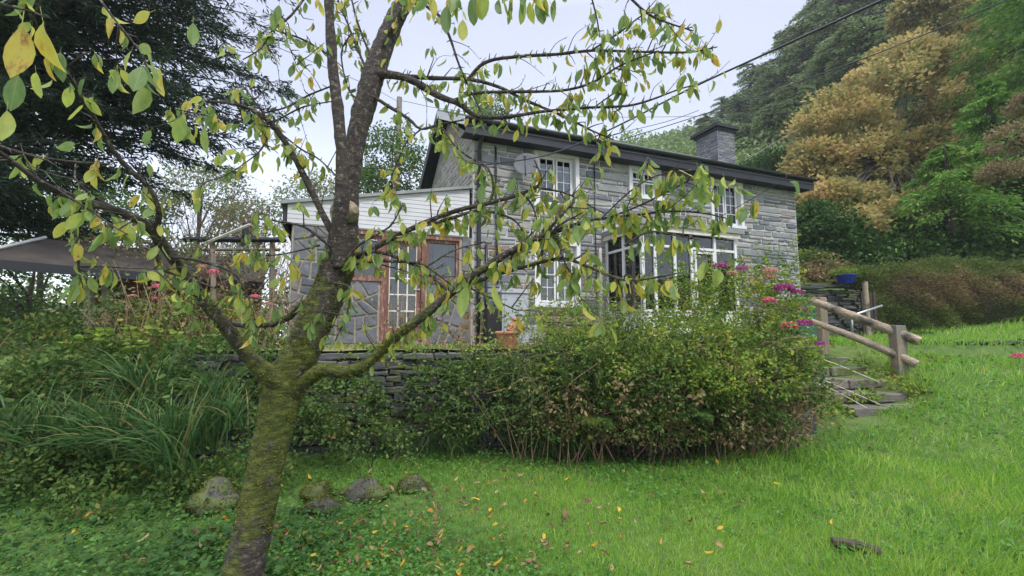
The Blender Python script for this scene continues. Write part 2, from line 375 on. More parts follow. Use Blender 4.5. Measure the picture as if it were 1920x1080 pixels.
vm = node(t, 'ShaderNodeCombineXYZ'); t.links.new(math_(t, 'SUBTRACT', su.outputs[1], math_(t, 'MULTIPLY', math_(t, 'ABSOLUTE', math_(t, 'SUBTRACT', su.outputs[0], .5)), .8)), vm.inputs[1]); t.links.new(vm.outputs[0], vein.inputs['Vector'])
c = mixc(t, math_(t, 'MULTIPLY', mid, .45), c, (.34, .38, .14))
t.links.new(c, b.inputs['Base Color']); b.inputs['Roughness'].default_value = .42; b.inputs['Specular IOR Level'].default_value = .45
bump(t, b, vein.outputs['Fac'], .25, .003)
tr = node(t, 'ShaderNodeBsdfTranslucent'); hs = node(t, 'ShaderNodeHueSaturation'); hs.inputs['Value'].default_value = 1.5; t.links.new(c, hs.inputs['Color']); t.links.new(hs.outputs[0], tr.inputs[0])
mx = node(t, 'ShaderNodeMixShader'); mx.inputs[0].default_value = .5; t.links.new(b.outputs[0], mx.inputs[1]); t.links.new(tr.outputs[0], mx.inputs[2]); t.links.new(mx.outputs[0], t.nodes['Material Output'].inputs[0]); M['leaf'] = m

M['grass'] = foliage('grass_blades', [(0, (.09, .20, .028)), (.4, (.175, .345, .045)), (.7, (.26, .42, .07)), (.86, (.37, .44, .10)), (1, (.46, .40, .18))], .35, .5, .35, 1.3)
M['clover'] = foliage('low_ground_leaves', [(0, (.04, .12, .028)), (.5, (.075, .19, .04)), (1, (.13, .27, .06))], .3, .5, .3, 2)
M['weed'] = foliage('dock_leaves', [(0, (.018, .05, .014)), (.6, (.04, .10, .024)), (1, (.08, .15, .035))], .25, .5, .4, 2.5)  # greens set darker: shade under the left trees put into the leaf colour
M['strap'] = foliage('strap_leaves', [(0, (.025, .065, .02)), (.6, (.055, .12, .035)), (.9, (.10, .16, .05)), (1, (.25, .2, .08))], .25, .4)
M['fern'] = foliage('fern_fronds', [(0, (.035, .075, .02)), (.6, (.07, .13, .03)), (.9, (.15, .18, .04)), (1, (.25, .16, .06))], .35, .55)
M['bush'] = foliage('bush_leaves', [(0, (.04, .08, .018)), (.35, (.10, .17, .028)), (.6, (.18, .26, .04)), (.78, (.30, .33, .05)), (.9, (.30, .2, .06)), (1, (.18, .075, .04))], .3, .5, .55, 2.4)
M['ivy'] = foliage('dark_bramble_leaves', [(0, (.03, .06, .018)), (.5, (.06, .12, .028)), (.8, (.12, .17, .04)), (.93, (.24, .18, .06)), (1, (.18, .08, .04))], .25, .5, .3, 1.8)
M['dry'] = foliage('dry_leaves', [(0, (.10, .07, .035)), (.5, (.2, .145, .075)), (.8, (.28, .22, .11)), (1, (.10, .14, .035))], .25, .8, .2, 1.5)
M['moss'] = foliage('moss_tufts', [(0, (.03, .04, .008)), (.5, (.10, .12, .02)), (1, (.24, .23, .045))], .3, .9)
M['conifer'] = foliage('hill_conifer_needles', [(0, (.075, .13, .055)), (.5, (.16, .225, .09)), (1, (.24, .30, .13))], .2, .7, .35, .25)  # greens lightened: part of the distant haze is put into the needle colour
M['larch'] = foliage('bright_conifer_needles', [(0, (.05, .13, .025)), (.5, (.11, .23, .04)), (.8, (.17, .29, .045)), (.92, (.24, .25, .07)), (1, (.28, .18, .09))], .25, .6, .45, .45)
M['rust'] = foliage('russet_leaves', [(0, (.12, .11, .05)), (.5, (.21, .16, .09)), (1, (.30, .23, .13))], .25, .8)
M['orange'] = foliage('autumn_tree_leaves', [(0, (.09, .13, .045)), (.28, (.17, .19, .07)), (.5, (.32, .27, .10)), (.72, (.46, .35, .15)), (.9, (.50, .36, .2)), (1, (.30, .17, .09))], .3, .7, .6, .7)
M['hedge'] = foliage('hedge_leaves', [(0, (.035, .06, .018)), (.5, (.085, .13, .03)), (.8, (.15, .17, .05)), (1, (.22, .17, .08))], .25, .6, .45, 1.1)
M['dark'] = foliage('dark_evergreen_leaves', [(0, (.018, .05, .013)), (.6, (.04, .09, .022)), (1, (.08, .15, .035))], .15, .5)
M['cypress'] = foliage('cypress_sprays', [(0, (.012, .026, .02)), (.6, (.025, .048, .03)), (1, (.05, .085, .035))], .12, .7)
M['willow'] = foliage('pale_thin_leaves', [(0, (.09, .12, .05)), (.6, (.16, .2, .09)), (1, (.26, .25, .15))], .4, .7)
M['midtree'] = foliage('mid_green_leaves', [(0, (.03, .065, .018)), (.6, (.06, .12, .03)), (.9, (.12, .16, .04)), (1, (.26, .22, .06))], .35, .6, .3, .6)
M['pink'] = foliage('pink_petals', [(0, (.48, .06, .14)), (.6, (.60, .13, .22)), (1, (.62, .3, .32))], .3, .6)
M['magenta'] = foliage('magenta_petals', [(0, (.24, .035, .13)), (.6, (.36, .08, .22)), (1, (.27, .11, .32))], .3, .6)
M['dustypink'] = foliage('faded_pink_petals', [(0, (.42, .16, .16)), (.6, (.55, .30, .25)), (1, (.35, .27, .15))], .3, .7)
m, t, b = mat('ground_turf'); g = node(t, 'ShaderNodeNewGeometry'); f = noise(t, 6, 6, g.outputs['Position'], .7); f2 = noise(t, .6, 3, g.outputs['Position'])
c = mixc(t, ramp(t, f2, [(.4, (0, 0, 0)), (.65, (1, 1, 1))]), ramp(t, f, [(.3, (.04, .075, .012)), (.7, (.08, .15, .025))]), ramp(t, f, [(.3, (.06, .10, .016)), (.7, (.12, .17, .035))]))
t.links.new(c, b.inputs['Base Color']); b.inputs['Roughness'].default_value = .95; bump(t, b, f, .8, .05); M['turf'] = m
m, t, b = mat('mossy_terrace'); g = node(t, 'ShaderNodeNewGeometry'); f = noise(t, 9, 6, g.outputs['Position'], .7); f2 = noise(t, 2.2, 4, g.outputs['Position'])
c = mixc(t, ramp(t, f2, [(.42, (0, 0, 0)), (.6, (1, 1, 1))]), ramp(t, f, [(.3, (.10, .11, .025)), (.7, (.2, .19, .05))]), ramp(t, f, [(.3, (.11, .09, .06)), (.7, (.22, .19, .14))]))
t.links.new(c, b.inputs['Base Color']); b.inputs['Roughness'].default_value = .95; bump(t, b, f, .8, .03); M['terrace'] = m

# ------------------------------------------------------------------ ground
def axis_pts(lo, hi, n, c, k):
    t = np.linspace(math.asinh((lo-c)/k), math.asinh((hi-c)/k), n); return c+k*np.sinh(t)
gx = axis_pts(-260, 320, 300, 1.5, 6); gy = axis_pts(-40, 420, 300, 6.5, 4)
GX, GY = np.meshgrid(gx, gy); GZ = ground(GX, GY)
ny, nx = GX.shape; ii = np.arange(ny-1)[:, None]*nx+np.arange(nx-1)[None]
GF = np.stack([ii, ii+1, ii+nx+1, ii+nx], -1).reshape(-1, 4)
o = link('ground', mesh_np('ground', np.stack([GX, GY, GZ], -1), GF, M['turf'], smooth=True)); tag(o, 'grassy garden ground rising to a wooded hillside', kind='structure')
# mossy terrace surface behind the retaining wall
tx = np.linspace(-4.2, 4.3, 80); ty = np.linspace(0, 1, 24); TX, TT = np.meshgrid(tx, ty)
yb = 9.3+np.maximum(0, TX+.8)*.4+.2; y0 = ywall(TX)+.10; TY = y0+(yb-y0)*TT
TZZ = TZ+.012+.014*vnoise(TX, TY, 5, 3)
ii = np.arange(23)[:, None]*80+np.arange(79)[None]
o = link('terrace', mesh_np('terrace', np.stack([TX, TY, TZZ], -1), np.stack([ii, ii+1, ii+81, ii+80], -1).reshape(-1, 4), M['terrace'], smooth=True)); tag(o, 'mossy terrace surface in front of the cottage', kind='structure')

# ------------------------------------------------------------------ masonry
def stone_mesh(w, h, d, jit, bev, g):
    """irregular squared stone, front face towards -Y, origin at the front centre; 26 triangles"""
    hw, hh = w/2, h/2
    j = lambda s: (g.random()-.5)*2*s
    c = [(-hw+j(jit), -hh+j(jit)), (j(w*.15), -hh+j(jit)), (hw+j(jit), -hh+j(jit)), (hw+j(jit), hh+j(jit)), (j(w*.15), hh+j(jit)), (-hw+j(jit), hh+j(jit))]
    cx = sum(p[0] for p in c)/6; cz = sum(p[1] for p in c)/6
    V = []
    for (x, z) in c: V.append((x, d, z))
    for (x, z) in c: V.append((x, bev*.8, z))
    for (x, z) in c:
        sx = -np.sign(x-cx)*bev; sz = -np.sign(z-cz)*bev
        if abs(x-cx) < w*.2: sx = 0
        V.append((x+sx, j(bev*.35), z+sz))
    Fc = []
    for i in range(6):
        k = (i+1) % 6
        Fc.append((i, k, 6+k, 6+i)); Fc.append((6+i, 6+k, 12+k, 12+i))
    Fc.append(tuple(range(12, 18)))
    return V, Fc
def stone_rows(u0, u1, z0, z1, holes, hr, wr, gap, g, topfn=None):
    out = []; z = z0
    while z < z1-.03:
        h = g.uniform(*hr); h = min(h, z1-z)
        if z1-z-h < hr[0]*.6: h = z1-z
        u = u0
        while u < u1-.02:
            w = h*g.uniform(1.2, 5) if g.random() < .8 else g.uniform(*wr)
            w = max(wr[0], min(wr[1], w, u1-u))
            if u1-u-w < wr[0]*.7: w = u1-u
            a, b_ = u, u+w; segs = [(a, b_)]
            for (p, q, r, s) in holes:
                if z+h > r+.02 and z < s-.02:
                    ns = []
                    for (x, y) in segs:
                        if y <= p or x >= q: ns.append((x, y))
                        else:
                            if x < p: ns.append((x, p))
                            if y > q: ns.append((q, y))
                    segs = ns
            for (x, y) in segs:
                if y-x < .06: continue
                zz = [(z, z+h)]
                if h > hr[1]*.8 and g.random() < .3: k = g.uniform(.35, .65); zz = [(z, z+h*k), (z+h*k, z+h)]
                for (p, q) in zz:
                    if topfn is not None and q > topfn((x+y)/2)-.02: continue
                    out.append(((x+y)/2, (p+q)/2+g.uniform(-.008, .008), max(.05, y-x-gap), max(.028, q-p-gap)))
            u += w
        z += h
    return out
def lay_stones(stones, place, matl, parent, limit=300, depth=.1, jit=.012, bev=.012, proud=(.005, .02), name='stone', tilt=0, seed=1, ang=0):
    """place(u, z) -> front point, and outward rotation ang about Z"""
    g = np.random.default_rng(seed)
    dist = [np.linalg.norm(place(s[0], s[1], 0)-np.array([0, 0, EYE])) for s in stones]
    order = sorted(range(len(stones)), key=lambda i: -stones[i][2]*stones[i][3]/dist[i]**2)
    rest = []; ca, sa = math.cos(ang), math.sin(ang)
    PI_ = pinv(parent)
    for k, i in enumerate(order):
        u, z, w_, h_ = stones[i]; V, Fc = stone_mesh(w_, h_, depth, min(jit, h_*.18), min(bev, h_*.2), g)
        V = np.array(V)
        if tilt:
            a = g.normal()*tilt; x, zz = V[:, 0].copy(), V[:, 2].copy(); V[:, 0] = x*math.cos(a)-zz*math.sin(a); V[:, 2] = x*math.sin(a)+zz*math.cos(a)
        P = place(u, z, g.uniform(*proud))
        if k < limit:
            o = link(name, mesh_np(name, V, Fc, matl), parent); o.matrix_parent_inverse = PI_
            o.location = P; o.rotation_euler.z = ang
        else:
            W = V.copy(); W[:, 0] = V[:, 0]*ca-V[:, 1]*sa; W[:, 1] = V[:, 0]*sa+V[:, 1]*ca; rest.append((W+P, Fc, g.random()))
    if rest:
        Vs, Fs, rs, n = [], [], [], 0
        for V, Fc, r in rest:
            Vs.append(V); Fs += [tuple(i+n for i in f) for f in Fc]; n += len(V); rs += [r]*len(V)
        o = wlink('small_stones', mesh_np('small_stones', np.vstack(Vs), Fs, matl, rnd=rs), parent); o['kind'] = 'stuff'
def wall_holes(mb, P, u0, u1, z0, z1, holes, thick):
    """front sheet with openings and their reveals; P(u, depth, z)"""
    us = sorted({u0, u1, *[h[0] for h in holes], *[h[1] for h in holes]}); zs = sorted({z0, z1, *[h[2] for h in holes], *[h[3] for h in holes]})
    us = [u for u in us if u0 <= u <= u1]; zs = [z for z in zs if z0 <= z <= z1]
    for a, b_ in zip(us, us[1:]):
        for c, d in zip(zs, zs[1:]):
            m_, n_ = (a+b_)/2, (c+d)/2
            if any(h[0] < m_ < h[1] and h[2] < n_ < h[3] for h in holes): continue
            mb.add([P(a, 0, c), P(b_, 0, c), P(b_, 0, d), P(a, 0, d), P(a, thick, c), P(b_, thick, c), P(b_, thick, d), P(a, thick, d)], [(0, 1, 2, 3), (7, 6, 5, 4)])
    for (a, b_, c, d) in holes:
        for q in ([(a, 0, c), (a, thick, c), (a, thick, d), (a, 0, d)], [(b_, 0, c), (b_, 0, d), (b_, thick, d), (b_, thick, c)], [(a, 0, c), (b_, 0, c), (b_, thick, c), (a, thick, c)], [(a, 0, d), (a, thick, d), (b_, thick, d), (b_, 0, d)]):
            mb.add([P(*p) for p in q], [(0, 1, 2, 3)])
def pc(u, dep, z): return fac(u, -dep, z)
g = np.random.default_rng(3)

# ------------------------------------------------------------------ the cottage
cottage = thing('stone_cottage', 'two-storey grey slate-stone cottage with white casement windows and dark eaves', 'cottage', fac(0, 0, TZ-.05))
W_, DEP, ZE = 9.98, 4.6, 5.82
holes = [(1.47, 2.60, 4.46, 5.77), (4.06, 5.02, 4.95, 5.77), (6.70, 7.84, 4.46, 5.77), (1.47, 2.60, 2.18, 3.66), (3.9, 5.3, 1.45, 3.42)]
mb = MB(); wall_holes(mb, pc, 0, W_, 1.2, ZE, holes, .28)
for u, s in ((0, 1), (W_, -1)):     # gable walls
    pts = [fac(u, 0, 1.2), fac(u, 0, ZE), fac(u, -DEP/2, 7.2), fac(u, -DEP, ZE), fac(u, -DEP, 1.2)]
    q = [p+D*s*.28 for p in pts]; mb.add(pts+q, [(0, 1, 2, 3, 4), (9, 8, 7, 6, 5)])
mb.add([fac(0, -DEP, 1.2), fac(W_, -DEP, 1.2), fac(W_, -DEP, ZE), fac(0, -DEP, ZE)], [(0, 1, 2, 3)])
mb.build('wall', M['mortar'], cottage)
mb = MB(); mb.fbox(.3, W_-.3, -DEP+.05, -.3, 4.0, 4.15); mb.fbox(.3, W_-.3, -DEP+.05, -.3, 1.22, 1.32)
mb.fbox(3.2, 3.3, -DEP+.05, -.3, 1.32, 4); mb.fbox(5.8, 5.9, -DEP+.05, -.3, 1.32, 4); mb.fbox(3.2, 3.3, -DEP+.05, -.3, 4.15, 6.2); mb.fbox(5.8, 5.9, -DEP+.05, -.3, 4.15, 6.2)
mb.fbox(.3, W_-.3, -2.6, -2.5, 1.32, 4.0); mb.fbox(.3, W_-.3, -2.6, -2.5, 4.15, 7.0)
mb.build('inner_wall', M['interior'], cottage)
pad = [(a-.02, b_+.02, c-.07, d+.02) for a, b_, c, d in holes]
st = stone_rows(.02, W_-.02, 1.30, ZE-.04, pad, (.09, .23), (.16, .95), .036, g)
lay_stones(st, lambda u, z, o: fac(u, o, z), M['stone'], cottage, 300, depth=.08, jit=.016, bev=.014, proud=(.012, .042), seed=5, ang=TH)
# gable stones (limewashed, seen in the triangle above the extension)
def gtop(v): return ZE+(7.2-ZE)*(1-abs(v-DEP/2)/(DEP/2))
st = stone_rows(.02, DEP-.02, 3.9, 7.1, [], (.07, .16), (.1, .5), .03, g, gtop)
lay_stones(st, lambda v, z, o: fac(-o, -v, z), M['stone_gable'], cottage, 90, depth=.06, jit=.02, bev=.015, proud=(.004, .02), seed=6, ang=TH-math.pi/2, name='gable_stone')
# roof: two slopes of slates on boards, verge overhang
RZ = 7.42; EO = .40; PR = (RZ-6.05)/(DEP/2+EO)
roof = MB(); u0, u1 = -.3, W_+.28
for s in (1, -1):
    e_ = EO if s > 0 else -DEP-EO
    a = [fac(u0, e_, 6.01), fac(u1, e_, 6.01), fac(u1, -DEP/2, RZ-.04), fac(u0, -DEP/2, RZ-.04)]
    roof.hexa([p-np.array([0, 0, .07]) for p in a]+a)
roof_o = roof.build('roof', M['fascia'], cottage)
sl_me = mesh_np('slate', *(lambda h, w_, t_: ([(-w_/2, 0, 0), (w_/2, 0, 0), (w_/2, h, 0), (-w_/2, h, 0), (-w_/2, 0, t_), (w_/2, 0, t_), (w_/2, h, t_*.4), (-w_/2, h, t_*.4)], [(3, 2, 1, 0), (4, 5, 6, 7), (0, 1, 5, 4), (1, 2, 6, 5), (2, 3, 7, 6), (3, 0, 4, 7)]))(.5, .292, .006), M['roof'])
pitch = math.atan(PR); nrow = 12; Lr = math.hypot(DEP/2+EO, RZ-6.03)
restV, restF, restR, nn = [], [], [], 0
BV = np.array([v.co[:] for v in sl_me.vertices]); BF = [tuple(p.vertices) for p in sl_me.polygons]
cnt = 0; PI_ = pinv(roof_o)
for r_ in range(nrow):
    s0 = r_*Lr/nrow-.02
    for k in range(37):
        u = u0+.15+.292*k+(.146 if r_ % 2 else 0)
        if u > u1-.1: continue
        off = EO-s0*math.cos(pitch); z = 6.025+s0*math.sin(pitch)
        P = fac(u, off, z)
        Rm = Matrix.Rotation(TH, 4, 'Z') @ Matrix.Rotation(pitch+.010, 4, 'X')
        if k < 25 and cnt < 290 :
            o = link('slate', sl_me, roof_o); o.matrix_parent_inverse = PI_; o.location = P; o.rotation_euler = Rm.to_euler(); o.scale.y = min(1, (Lr-s0)/.5); o.rotation_euler.y += random.uniform(-.004, .004); cnt += 1
        else:
            A = np.array(Rm)[:3, :3]; restV.append((BV*[1, min(1, (Lr-s0)/.5), 1])@A.T+P); restF += [tuple(i+nn for i in f) for f in BF]; nn += 8; restR += [random.random()]*8
for r_ in range(nrow):       # rear slope
    s0 = r_*Lr/nrow-.02
    for k in range(37):
        u = u0+.15+.292*k
        Rm = Matrix.Rotation(TH+math.pi, 4, 'Z') @ Matrix.Rotation(pitch+.010, 4, 'X'); A = np.array(Rm)[:3, :3]
        P = fac(u, -DEP-EO+s0*math.cos(pitch), 6.025+s0*math.sin(pitch)); restV.append((BV*[1, min(1, (Lr-s0)/.5), 1])@A.T+P); restF += [tuple(i+nn for i in f) for f in BF]; nn += 8; restR += [random.random()]*8
o = wlink('small_slates', mesh_np('small_slates', np.vstack(restV), restF, M['roof'], rnd=restR), roof_o); o['kind'] = 'stuff'
mb = MB(); mb.tube([fac(u0, -DEP/2, RZ-.01), fac(u1, -DEP/2, RZ-.01)], .045, 8); mb.build('ridge_tile', M['grey_dish'], roof_o)
# verge boards, soffit, fascia, gutter
mb = MB()
A_ = lambda o_, z_, u_=-.32: fac(u_, o_, z_)
mb.hexa([A_(EO, 5.85), A_(EO, 5.85, -.29), A_(-DEP/2, RZ-.22, -.29), A_(-DEP/2, RZ-.22), A_(EO, 6.03), A_(EO, 6.03, -.29), A_(-DEP/2, RZ-.01, -.29), A_(-DEP/2, RZ-.01)])
mb.build('verge_board', M['white'], cottage)
mb = MB(); mb.hexa([A_(-DEP/2, RZ-.28), A_(-DEP/2, RZ-.28, -.29), A_(-DEP-EO, 5.7, -.29), A_(-DEP-EO, 5.7), A_(-DEP/2, RZ-.01), A_(-DEP/2, RZ-.01, -.29), A_(-DEP-EO, 6.03, -.29), A_(-DEP-EO, 6.03)])
mb.build('verge_board', M['fascia'], cottage)
mb = MB(); mb.fbox(-.28, W_+.28, .012, EO-.03, 5.72, 5.745); mb.build('soffit', M['fascia'], cottage)
mb = MB(); mb.fbox(-.28, W_+.28, EO-.03, EO-.005, 5.69, 5.985); mb.build('fascia_board', M['fascia'], cottage)
mb = MB()
gut = []
for k in range(9): a = math.pi*k/8; gut.append((EO+.06-.06*math.cos(a), 5.99-.06*math.sin(a)))
V = [fac(u, o_, z_) for u in (-.3, W_+.3) for (o_, z_) in gut]+[fac(u, EO+.06-.052*math.cos(math.pi*k/8), 5.99-.052*math.sin(math.pi*k/8)) for u in (-.3, W_+.3) for k in range(9)]
mb.add(V, [(k, k+1, 9+k+1, 9+k) for k in range(8)]+[(18+k, 27+k, 27+k+1, 18+k+1) for k in range(8)]+[(0, 9, 27, 18), (8, 26, 35, 17)]); mb.add([fac(-.3, o_, z_) for o_, z_ in gut]+[fac(W_+.3, o_, z_) for o_, z_ in gut], [tuple(range(9)), tuple(range(9, 18))])
mb.build('gutter', M['black'], cottage)
mb = MB(); mb.fbox(-.28, W_+.28, EO-.004, EO+.012, 5.865, 5.885); mb.build('fascia_trim', M['grey_dish'], cottage)
mb = MB(); mb.fbox(-.3, W_+.3, EO-.09, EO+.012, 6.012, 6.03); mb.build('eaves_flashing', M['grey_dish'], cottage)
def pipe(name, pts, r, m_, parent): q = MB(); q.tube(pts, r, 8); return q.build(name, m_, parent, smooth=True)
pipe('downpipe', [fac(.12, .45, 5.93), fac(.12, .3, 5.75), fac(.12, .09, 5.55), fac(.12, .09, 3.0), fac(.12, .09, 1.35)], .045, M['black'], cottage)
pipe('downpipe', [fac(.50, .07, 5.62), fac(.50, .07, 5.1), fac(.52, .07, 3.9), fac(.55, .07, 2.6)], .022, M['black'], cottage)
pipe('downpipe', [fac(.30, .06, 3.45), fac(.30, .06, 2.4), fac(.30, .06, 2.0)], .028, M['black'], cottage)
pipe('downpipe', [fac(3.02, .05, 5.6), fac(3.02, .05, 3.9), fac(3.03, .05, 2.0)], .014, M['black'], cottage)
# chimney
ch = MB(); CU0, CU1, CO0, CO1 = 9.16, 9.90, -2.95, -1.98; ch.fbox(CU0, CU1, CO0, CO1, 6.6, 8.42); cho = ch.build('chimney', M['mortar'], cottage)
st = stone_rows(CU0, CU1, 6.95, 8.40, [], (.055, .12), (.1, .36), .014, g)
lay_stones(st, lambda u, z, o: fac(u, CO1+o, z), M['slab'], cho, 80, depth=.05, jit=.006, bev=.006, proud=(.008, .018), seed=8, ang=TH)
st = stone_rows(-CO1, -CO0, 6.95, 8.40, [], (.055, .12), (.1, .36), .014, g)
lay_stones(st, lambda v, z, o: fac(CU0-o, -v, z), M['slab'], cho, 100, depth=.05, jit=.006, bev=.006, proud=(.008, .018), seed=9, ang=TH-math.pi/2)
mb = MB(); mb.fbox(CU0-.06, CU1+.06, CO0-.06, CO1+.06, 8.36, 8.44); mb.fbox(CU0-.14, CU1+.14, CO0-.14, CO1+.14, 8.443, 8.55); mb.build('cap', M['fascia'], cho)
mb = MB(); mb.tube([fac(9.5, -2.45, 8.55), fac(9.5, -2.45, 8.66)], .11, 12); mb.tube([fac(9.5, -2.45, 8.68), fac(9.5, -2.45, 8.74)], .15, 12); mb.build('chimney_cowl', M['black'], cho)

def window(parent, u0, u1, z0, z1, lights, dep=.10, fr=.055, tr=None, P=fac, matl='white', pane=True, reveal=True, bar=.018, frs=None):
    """lights: list of (u0, u1, z0, z1, ncol, nrow) sashes"""
    wn_ = MB(); B = lambda mbx, a, b_, c, d, o0, o1: mbx.fbox(a, b_, o0, o1, c, d)
    B(wn_, u0, u0+fr, z0, z1, -dep-.06, -dep); B(wn_, u1-fr, u1, z0, z1, -dep-.06, -dep); B(wn_, u0+fr, u1-fr, z1-fr, z1, -dep-.06, -dep); B(wn_, u0+fr, u1-fr, z0, z0+fr, -dep-.06, -dep)
    wo_ = wn_.build('window', M[matl], parent)
    for (a, b_, c, d, nc, nr) in lights:
        s = .042; q = MB()
        B(q, a, a+s, c, d, -dep-.035, -dep+.018); B(q, b_-s, b_, c, d, -dep-.035, -dep+.018); B(q, a+s, b_-s, d-s, d, -dep-.035, -dep+.018); B(q, a+s, b_-s, c, c+s, -dep-.035, -dep+.018)
        q.build('sash', M[matl], wo_)
        if nc*nr > 1:
            q = MB()
            for i in range(1, nc): x = a+s+(b_-a-2*s)*i/nc; B(q, x-bar/2, x+bar/2, c+s, d-s, -dep-.024, -dep+.008)
            for i in range(1, nr): z = c+s+(d-c-2*s)*i/nr; B(q, a+s, b_-s, z-bar/2, z+bar/2, -dep-.022, -dep+.006)
            q.build('glazing_bar', M[matl], wo_)
        q = MB(); B(q, a+s, b_-s, c+s, d-s, -dep-.012, -dep-.008); q.build('pane', M['glass'], wo_)
    return wo_
def surround(parent, a, b_, c, d, wd=.09, sill=True, m_='white', dep=.1):
    q = MB(); q.fbox(a-.02, a+wd-.02, -dep, .03, c, d); q.fbox(b_-wd+.02, b_+.02, -dep, .03, c, d); q.fbox(a+wd-.02, b_-wd+.02, -dep, .03, d-wd, d)
    if sill: q.fbox(a-.05, b_+.05, -dep, .07, c-.055, c+.02)
    q.build('window_surround', M[m_], parent)
for i, (a, b_, c, d) in enumerate(holes[:4]):
    surround(cottage, a, b_, c, d, .10)
    a2, b2, c2, d2 = a+.085, b_-.085, c+.022, d-.095
    md = (a2+b2)/2
    if i == 1: window(cottage, a2, b2, c2, d2, [(a2+.05, md-.01, c2+.05, c2+.40, 2, 1), (md+.01, b2-.05, c2+.05, c2+.40, 2, 1), (a2+.05, md-.01, c2+.43, d2-.05, 2, 1), (md+.01, b2-.05, c2+.43, d2-.05, 2, 1)])
    else: window(cottage, a2, b2, c2, d2, [(a2+.045, md-.015, c2+.045, d2-.045, 2, 4), (md+.015, b2-.045, c2+.045, d2-.045, 2, 4)])
# French door inside the porch
a, b_, c, d = holes[4]; surround(cottage, a, b_, c, d, .09, False)
window(cottage, a+.08, b_-.08, c, d-.08, [(a+.13, (a+b_)/2, c+.1, d-.13, 2, 5), ((a+b_)/2+.01, b_-.13, c+.1, d-.13, 2, 5)])
mb = MB(); mb.fbox(6.1, 8.0, .01, .09, 4.33, 4.39); mb.build('stone_ledge', M['lead'], cottage)

# satellite dish on the front wall
dish = thing('satellite_dish', 'grey satellite dish fixed to the wall left of the upper window', 'satellite dish', fac(1.1, .05, 5.2))
V, Fc = [], []; nr, ns = 6, 24
dc = fac(1.10, .34, 5.20); ax = Vector(NN*.9+D*-.45+np.array([0, 0, .35])).normalized(); Rm = np.array(ax.to_track_quat('Z', 'Y').to_matrix())
for i in range(nr+1):
    r_ = .27*i/nr
    for k in range(ns): a = k/ns*6.2832; V.append(Rm@np.array([r_*math.cos(a), r_*1.08*math.sin(a), .55*r_*r_])+dc)
Fc = [(i*ns+k, i*ns+(k+1) % ns, (i+1)*ns+(k+1) % ns, (i+1)*ns+k) for i in range(nr) for k in range(ns)]
o = wlink('reflector', mesh_np('reflector', V, Fc, M['grey_dish'], smooth=True), dish); sd_ = o.modifiers.new('thick', 'SOLIDIFY'); sd_.thickness = .01
pipe('arm', [fac(1.1, .02, 5.15), fac(1.1, .3, 5.05), dc+Rm@np.array([0, -.3, .02]), dc+Rm@np.array([0, -.12, .34])], .014, M['grey_dish'], dish)
mb = MB(); mb.tube([dc+Rm@np.array([0, -.12, .30]), dc+Rm@np.array([0, -.07, .40])], .028, 10); mb.build('receiver_head', M['grey_dish'], dish)

# ------------------------------------------------------------------ lean-to extension
ext = thing('lean_to_extension', 'low lean-to extension of dark slate slabs with white boarding above its door', 'extension', fac(-1.8, 0, TZ-.05))
EX0 = -3.45; zc = 3.56
def ctop(u): return 3.93+(u+3.54)/3.41*(4.62-3.93)
holes_e = [(-2.62, -1.86, 2.62, 3.5), (-1.86, -.98, 1.36, 3.5), (-.98, -.28, 2.62, 3.5)]
mb = MB(); wall_holes(mb, pc, EX0, -.001, 1.2, zc, holes_e, .2)
mb.add([fac(EX0, 0, 1.2), fac(EX0, 0, zc+.3), fac(EX0, -4.2, zc+.3), fac(EX0, -4.2, 1.2)], [(0, 1, 2, 3)]); mb.add([fac(EX0, -4.2, 1.2), fac(0, -4.2, 1.2), fac(0, -4.2, 4.5), fac(EX0, -4.2, 3.8)], [(0, 1, 2, 3)])
mb.build('wall', M['buff'], ext)
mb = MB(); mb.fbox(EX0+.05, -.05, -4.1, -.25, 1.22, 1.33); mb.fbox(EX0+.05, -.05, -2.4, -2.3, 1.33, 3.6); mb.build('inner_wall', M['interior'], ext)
def split(poly, area, g, out):
    a = 0.5*abs(sum(p[0]*q[1]-q[0]*p[1] for p, q in zip(poly, poly[1:]+poly[:1])))
    if a < area*g.uniform(.6, 1.5) or len(poly) > 7: out.append(poly); return
    P = np.array(poly); c = P.mean(0); cov = np.cov((P-c).T); w2, v2 = np.linalg.eigh(cov); ax = v2[:, 1]
    an = math.atan2(ax[1], ax[0])+math.pi/2+g.normal()*.28; n_ = np.array([-math.sin(an), math.cos(an)]); c = c+g.normal(size=2)*.12*math.sqrt(a)
    A, B = [], []
    for i in range(len(P)):
        p, q = P[i], P[(i+1) % len(P)]; dp, dq = np.dot(p-c, n_), np.dot(q-c, n_)
        (A if dp >= 0 else B).append(tuple(p))
        if dp*dq < 0: x = tuple(p+(q-p)*dp/(dp-dq)); A.append(x); B.append(x)
    if len(A) < 3 or len(B) < 3: out.append(poly); return
    split(A, area, g, out); split(B, area, g, out)
def inset(poly, d):
    P = np.array(poly); n = len(P)
    if sum(P[i][0]*P[(i+1) % n][1]-P[(i+1) % n][0]*P[i][1] for i in range(n)) < 0: P = P[::-1]
    out = []
    for i in range(n):
        a, b_, c = P[i-1], P[i], P[(i+1) % n]
        e1 = (b_-a)/(np.linalg.norm(b_-a)+1e-9); e2 = (c-b_)/(np.linalg.norm(c-b_)+1e-9)
        n1 = np.array([-e1[1], e1[0]]); n2 = np.array([-e2[1], e2[0]]); s = n1+n2; k = max(.45, np.dot(s, n1))
        out.append(b_+s*d/k)
    return np.array(out)
regions = [(EX0+.01, -2.64, 1.34, zc), (-2.64, -1.88, 1.34, 2.56), (-.96, -.02, 1.34, 2.56), (-.24, -.02, 2.56, zc)]
PI_ = pinv(ext)
